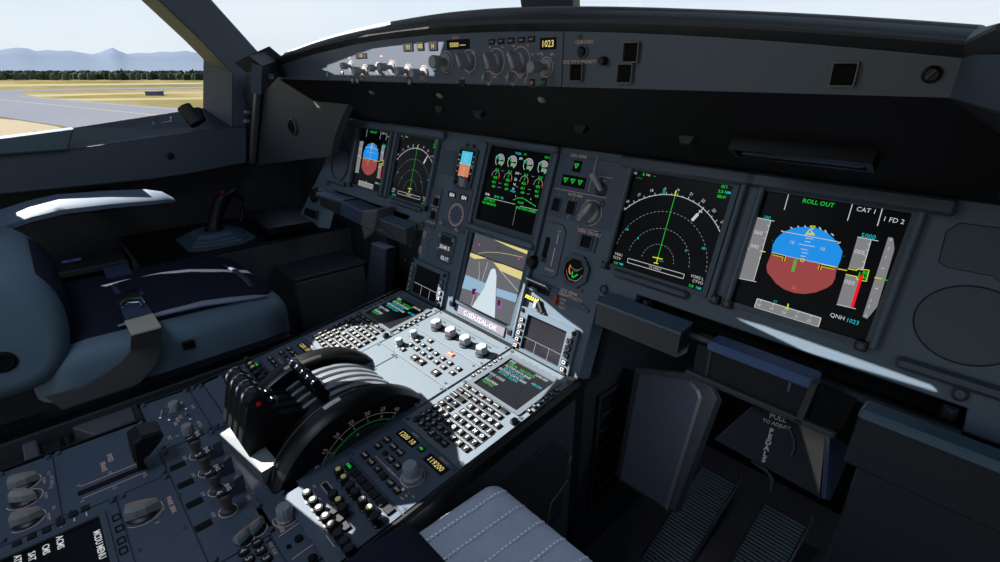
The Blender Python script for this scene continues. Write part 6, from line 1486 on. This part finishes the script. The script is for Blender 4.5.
# armrest
t = thing('armrest', 'long padded armrest on the left wall, its top sunlit white', 'armrest', T3(-1.0, .12, .85)); IT = T3(1.0, -.12, -.85)
ARM = mat('armrest_vinyl', (100, 112, 128), .6, bump=.2, scale=20)
secs = []
for px, py, h in ((-40, 236, 14), (0, 221, 14), (30, 211, 14), (60, 204, 14), (110, 199, 13), (150, 196.5, 12), (166, 197, 9), (174, 199.5, 4)):
    P = atX(px, py, -1.0); k = h/14
    secs.append([(-1.0-.080*k, P.y, P.z+.004*k), (-1.0-.070*k, P.y, P.z+.013*k), (-1.0-.020*k, P.y, P.z+.012*k), (-1.0+.034*k, P.y, P.z+.002*k), (-1.0+.046*k, P.y, P.z-.006*k), (-1.0+.044*k, P.y, P.z-.018*k), (-1.0+.020*k, P.y, P.z-.026*k), (-1.0-.070*k, P.y, P.z-.022*k)])
b = MB(); b.loft(secs[::-1], ARM, M=IT, smooth=True); b.build('pad', t)
b = MB(); b.box(-1.33, .10, .845, -1.03, .17, .860, DKG, .004, M=IT); b.build('bracket', t)
# side console with side stick
t = thing('side_console', 'long black side console along the left wall', 'console', T3(-1.15, .4, .30)); IT = T3(1.15, -.4, -.30)
b = MB(); b.box(-1.335, .175, .30, -.955, .835, .688, DKG, .004, M=IT); b.build('body', t)
b = MB(); b.box(-1.335, .170, .688, -.950, .835, .694, BLK, .002, M=IT); b.build('top', t)
b = MB()
for k in range(4): b.box(-1.335+.0, -.30, .50+.045*k, -1.04-.05*k, .168, .52+.045*k, DKG if k % 2 else BLK, .004, M=IT)
b.build('stepped_shelf', t)
b = MB(); P = atZ(153, 228, .6945); b.cyl(P.x, P.y, .694, .697, .008, DKG, n=14, M=IT); b.build('stud', t)
L = thing('chart_lid', 'flat black hinged lid on the forward end of the side console', 'lid', T3(-1.09, .64, .7))
q = [atZ(*q_, .716) for q_ in ((246, 217), (300, 212), (323, 225.5), (268.5, 235))]; b = MB(); s4 = [p-Vector((-1.09, .64, .7)) for p in q]; slab4(b, *s4, -.020, BLK); b.build('lid', L)
q = [p+(sum(q, Vector())/4-p)*.10+Vector((0, 0, .001)) for p in q]; b = MB(); slab4(b, *[p-Vector((-1.09, .64, .7)) for p in q], .0015, DKG); b.build('inset', L)
t = thing('side_stick', 'black side stick grip with red button on a stepped rubber boot', 'side stick', T3(-1.09, .40, .694))
b = MB(); rings = []
BOOT = mat('boot_rubber', (66, 82, 98), .35)
for w_, l_, z in ((.105, .100, 0), (.105, .100, .006), (.092, .088, .007), (.090, .086, .014), (.080, .076, .015), (.078, .074, .022), (.066, .062, .023), (.055, .052, .034)): rings.append([(x, y, z) for x, y in [(w_, -l_*.6), (w_, l_*.6), (w_*.7, l_), (-w_*.7, l_), (-w_, l_*.6), (-w_, -l_*.6), (-w_*.7, -l_), (w_*.7, -l_)]])
b.loft(rings, BOOT); b.build('boot', t)
b = MB(); b.lathe([(.030, .030), (.030, .036), (.022, .044)], BLK, n=16); b.build('collar', t)
b = MB(); secs = []
for (x, y, z, a, c_) in ((0, 0, .038, .024, .026), (.0, .006, .055, .021, .024), (.0, .020, .085, .021, .026), (.0, .034, .110, .023, .030), (.002, .048, .132, .026, .034), (.004, .060, .146, .028, .038), (.004, .072, .156, .024, .034), (.004, .078, .162, .010, .016)):
    secs.append([(x+a*cos(2*pi*i/14), y+c_*sin(2*pi*i/14), z+.25*c_*sin(2*pi*i/14)) for i in range(14)])
b.loft(secs, BLK, smooth=True); b.build('grip', t)
b = MB(); b.cyl(0, 0, 0, .004, .006, mat('red_button', (190, 20, 25), .4), n=12, M=T3(.016, .044, .150) @ RX(.5)); b.build('red_button', t)
b = MB(); b.tube([(0, .07, .146), (0, .100, .125), (0, .098, .085), (0, .085, .045)], [.010, .010, .008, .007], BLK, n=8); b.build('trigger', t)
t = thing('blue_label', 'small blue label on the dark shelf beside the left seat', 'label', T3(-1.04, .06, .70))
q = [atX(*q_, -1.05)-Vector((-1.04, .06, .70)) for q_ in ((62.8, 263.4), (80.8, 260.2), (82, 257), (64, 260.2))]
b = MB(); slab4(b, *q, -.002, mat('label_blue', (20, 50, 190), .5)); b.build('plate', t)
b = MB(); FL = frame(q[0], q[1]-q[0], q[3]-q[0]); b.text('MAX LOAD', .5*(q[1]-q[0]).length, .5*(q[3]-q[0]).length, .006, .003, WHT, M=FL, bold=.02); b.build('lettering', t)
# side stowage and boxes below the console front
t = thing('stowage_box', 'dark grey box on the floor ahead of the left seat', 'box', T3(-.88, .62, .30))
b = MB(); b.box(-.065, -.10, 0, .09, .14, .30, DKG, .006); b.build('body', t); b = MB(); b.box(-.070, -.105, .30, .095, .145, .312, DK, .004); b.build('lid', t)
# pale plates and a highlight painted as a crescent on the black lining of the left foot well
LW = frame((0, .835, 0), (1,0,0), (0,0,1))
def lw(name, lab, cat, pts, m, d=.004):
    P = [on(LW, *q) for q in pts]; c = (sum(p[0] for p in P)/len(P), sum(p[1] for p in P)/len(P)); t = thing(name, lab, cat, LW @ T3(c[0], c[1], 0)); b = MB(); b.prism([(x-c[0], y-c[1]) for x, y in P], -.004, d, m, b=.001); b.build('plate', t)
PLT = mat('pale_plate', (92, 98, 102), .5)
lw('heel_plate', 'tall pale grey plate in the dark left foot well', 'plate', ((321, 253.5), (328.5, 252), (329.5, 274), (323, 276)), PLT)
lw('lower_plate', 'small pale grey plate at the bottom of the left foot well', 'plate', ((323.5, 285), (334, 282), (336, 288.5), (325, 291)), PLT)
lw('crescent_highlight', 'pale painted crescent highlight in the dark left foot well', 'highlight', ((338, 271.5), (346, 270), (352, 265.5), (350, 269), (345, 272), (341, 272.5)), PLT, .008)
# left tables
t = thing('stowed_table', 'stowed left table in blue and grey below the left displays', 'table', T3(-.60, .60, .86))
LT = frame((0, .60, 0), (1,0,0), (0,0,1))
def ltp(pts, y=.60): M = frame((0, y, 0), (1,0,0), (0,0,1)); return [on(M, *q) for q in pts]
def piece(nm, pts, m, y=.60, d=.05):
    b = MB(); M = T3(.60, -.60, -.86) @ frame((0, y, 0), (1,0,0), (0,0,1)); b.prism(ltp(pts, y), -d, 0, m, b=.003, M=M); b.build(nm, t)
OLV = mat('olive_black', (34, 35, 32), .6)
piece('left_wing', ((317, 195), (341, 203), (339, 215), (321, 207)), OLV)
piece('left_top', ((315, 192.5), (343, 200.5), (341, 204.5), (317, 197)), TEAL, y=.603, d=.04)
piece('blue_section', ((341, 202), (362, 211), (359.5, 225), (339, 215)), mat('blue_section', (50, 62, 92), .5), y=.592)
piece('grey_section', ((362, 211), (377, 210), (373, 232), (359.5, 225)), MID, y=.590)
piece('lower_flap', ((361, 226), (373, 232.5), (364, 240)), MID, y=.60, d=.01)
t = thing('table_end_plate', 'grey plate between left foot rest and centre panel edge', 'plate', T3(-.30, .62, .80))
b = MB(); M = T3(.30, -.62, -.80) @ frame((0, .625, 0), (1,0,0), (0,0,1)); P = ltp(((402, 231), (415, 228), (410, 248)), .625); b.prism(P, -.02, 0, MID, M=M); b.build('plate', t)
t = thing('side_socket_plate', 'dark socket on the slanting left end of the panel', 'socket', PAN @ at(PAN, 312, 213)); t['uv'] = P_(312, 213)
b = MB(); b.prism([rl(t, P_, *q) for q in ((307.5, 207), (319, 211), (317, 220), (305, 214))], -.002, .006, BLK, b=.002); b.build('plate', t)
t = thing('round_socket', 'round black knob on the slanting left end of the panel', 'knob', PAN @ at(PAN, 315.5, 195)); sub('cap', lambda b: b.lathe([(.024, 0), (.024, .006), (.018, .010)], BLK, n=20), t)
t = thing('white_clip', 'small white clip on the slanting left end of the panel', 'clip', PAN @ at(PAN, 323, 191)); b = MB(); b.tube([(-.012, 0, .002), (-.01, 0, .010), (.010, .004, .010), (.012, .004, .002)], .002, KNOB, n=6); b.build('wire', t)
# hanging column in the left foot well
t = thing('pedal_column', 'tall blue grey column in the left foot well', 'column', T3(-.40, .72, .30)); LC = frame((0, .72, 0), (1,0,0), (0,0,1))
P = [on(LC, *q) for q in ((371, 243), (386, 249), (384, 300), (362, 318))]; b = MB(); b.prism(P, -.03, 0, mat('column_blue', (38, 44, 54), .6), b=.003, M=T3(.40, -.72, -.30) @ LC); b.build('body', t)
# forward left bulkhead, vent, hose rack
BH = frame((0, .61, 0), (1,0,0), (0,0,1))
b = MB(); P = [on(BH, *q) for q in ((246, 74), (262, 76), (282, 70), (352, 98), (343, 114), (334, 138), (331, 156), (262, 164.5), (244, 168))]; b.prism(P, -.02, 0, mat('bulkhead_grey', (48, 50, 53), .6, bump=.2, scale=16), M=BH); struct(b.build('wall_forward', label='dark grey forward bulkhead left of the displays'))
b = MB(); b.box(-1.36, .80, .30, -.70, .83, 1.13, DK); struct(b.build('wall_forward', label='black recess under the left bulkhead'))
t = thing('air_outlet', 'round black air outlet on the dark grey left bulkhead', 'air outlet', BH @ at(BH, 294, 126.5))
sub('ring', lambda b: b.lathe([(.026, 0), (.026, .004), (.020, .008), (.017, .002)], DKG, n=24), t); sub('nozzle', lambda b: b.lathe([(.016, .001), (.015, .012), (.010, .014), (.009, .008)], BLKM, n=20), t)
t = thing('hose_rack', 'narrow black rack with white clips beside the window pillar', 'rack', BH @ at(BH, 253, 120)); t['uv'] = on(BH, 253, 120)
bh = lambda px, py: rl(t, lambda a, c, h=0: on(BH, a, c, h), px, py)
b = MB(); b.prism([bh(*q) for q in ((246, 90), (263, 84), (257, 164), (242, 166))], 0, .012, DK, b=.002); b.build('backplate', t)
b = MB(); b.prism([bh(*q) for q in ((262, 86), (265, 86), (258, 163), (255, 163))], .010, .024, MID, b=.002); b.build('edge_strip', t)
for px, py, w_ in ((253.5, 112, 5), (253, 121, 6), (251.5, 130, 4), (251, 139, 5), (250, 150, 6), (248.5, 158, 5)):
    x, y = bh(px, py); b = MB(); b.box(x-.0016*w_, y-.006, .010, x+.0016*w_, y+.007, .030, KNOB, .004); b.build('white_clip', t)
b = MB(); pts = [bh(*q) for q in ((254, 108), (252, 125), (250, 142), (247, 160))]; b.tube([(x, y, .020) for x, y in pts], .004, DKG, n=8); b.build('hose', t)
# things on the window sill
t = thing('window_crank', 'short black cylindrical handle standing on the window sill', 'crank', T3(-1.25, .48, 1.07))  # plain cylindrical handle on the sill
A = atX(184, 107, -1.25); B = atX(197, 124, -1.22); b = MB(); b.tube([(A-Vector((-1.25, .48, 1.07)))+Vector((0, 0, 0)), (B-Vector((-1.25, .48, 1.07)))], .022, mat('handle_brown_black', (26, 24, 20), .5), n=14); b.build('grip', t)
A = atX(196, 110, -1.25); b = MB(); b.tube([A-Vector((-1.25, .48, 1.07)), atX(200, 121, -1.23)-Vector((-1.25, .48, 1.07))], .018, BLK, n=12); b.build('mount', t)
t = thing('sill_latch', 'small chrome wire latch on the window sill edge', 'latch', T3(-1.3, .40, 1.06))
b = MB(); q = [atX(*q_, -1.33)-Vector((-1.3, .40, 1.06)) for q_ in ((153, 118), (153.5, 124), (158, 126), (162, 123.5), (171, 121.5), (171, 116.5))]; b.tube(q, .0035, METAL, n=6); b.build('wire', t)
t = thing('window_rail', 'teal grey rail along the sill at the far left', 'rail', T3(-1.2, .02, 1.02))
b = MB(); M = frame((-1.2, 0, 0), (0,1,0), (0,0,1)); P = [on(M, *q_) for q_ in ((-130, 150), (0, 138), (73, 128.5), (67, 149), (0, 154), (-130, 166))]; b.prism(P, -.05, .03, mat('sill_rail', (70, 88, 98), .5), b=.004, M=T3(1.2, -.02, -1.02) @ M); b.build('bar', t)
t = thing('wall_screw', 'dark oval screw on the blue grey wall below the side window', 'screw', T3(-1.1995, 0, 0) @ LEFT.to_3x3().to_4x4() @ T3(on(LEFT, 170, 156)[0], on(LEFT, 170, 156)[1], 0))
sub('head', lambda b: (b.lathe([(.011, 0), (.011, .003), (.007, .005)], BLK, n=16), ), t)
# fill lamp added over the pedestal to lift the shade (out of the frame)
t = thing('fill_lamp', 'flat added fill lamp on the ceiling above the pedestal', 'lamp', T3(-.05, -.25, 1.60))
b = MB(); ring_prism(b, rrect(-.22, -.16, .22, .16, .02, 3), rrect(-.20, -.14, .20, .14, .02, 3), -.012, .018, DKG); b.build('housing', t)
dl = bpy.data.lights.new('fill_light', 'AREA'); dl.shape = 'RECTANGLE'; dl.size = .38; dl.size_y = .26; dl.energy = FILL = 3.1; dl.color = (.68, .81, 1)
do = bpy.data.objects.new('fill_light', dl); COL.objects.link(do); do.parent = t; do.location = (0, 0, -.015)

t = thing('lit_floor_block', 'mid grey blocks added for lit floor between the left seat and pedestal', 'cover', T3(-.36, 0, .30))  # added grey blocks standing in for lit floor and wall
TG = mat('lit_floor_grey', (82, 85, 88), .6)
for pts in (((58, 423), (134, 402), (138, 417), (100, 436)), ((20, 437), (35, 431), (40, 455), (25, 464))):
    P = [atZ(*q, .56)-Vector((-.36, 0, .30)) for q in pts]; b = MB(); b.prism([(p.x, p.y) for p in P], 0, .26, TG, b=.003); b.build('shell', t)

# ================================================================== pieces that belong to a part go one level deeper
NEST = (('screen_text', 'screen'), ('inner_knob', 'tuning_knob'), ('scale', 'scale_disc'), ('white_mark', 'rim'), ('chrome_ring', 'grip'), ('red_button', 'grip'), ('trigger', 'grip'),
        ('piping_sheen', 'cushion'), ('seam', 'top_pad'), ('stitching', 'cushion'), ('side_knob', 'backrest'), ('metal_loop', 'buckle'), ('hose', 'backplate'), ('crescent_glint', 'body'), ('catch', 'front_panel'),
        ('side_rod', 'plate'), ('ribbed_tread', 'plate'), ('collar', 'boot'), ('inset', 'lid'), ('lens', 'housing'), ('gear_light', 'faceplate'), ('lettering', 'faceplate'), ('lettering', 'plate'), ('marking', 'faceplate'), ('digits', 'faceplate'), ('dial', 'faceplate'), ('slot', 'faceplate'), ('screw', 'faceplate'), ('screen', 'glass'))
CH = {}
for o in bpy.data.objects:
    if o.parent is not None: CH.setdefault(o.parent, []).append(o)
base = lambda o: o.name.split('.')[0]
for root in [o for o in bpy.data.objects if o.parent is None and o.type == 'EMPTY']:
    ch = CH.get(root, [])
    for cn, pn in NEST:
        ps = [o for o in ch if base(o) == pn]
        if not ps: continue
        for o in ch:
            if base(o) == cn and o.parent == root and not CH.get(o) and ps[0].parent == root:
                o.parent = ps[0]; o.matrix_parent_inverse = Matrix(); o.matrix_basis = ps[0].matrix_basis.inverted() @ o.matrix_basis
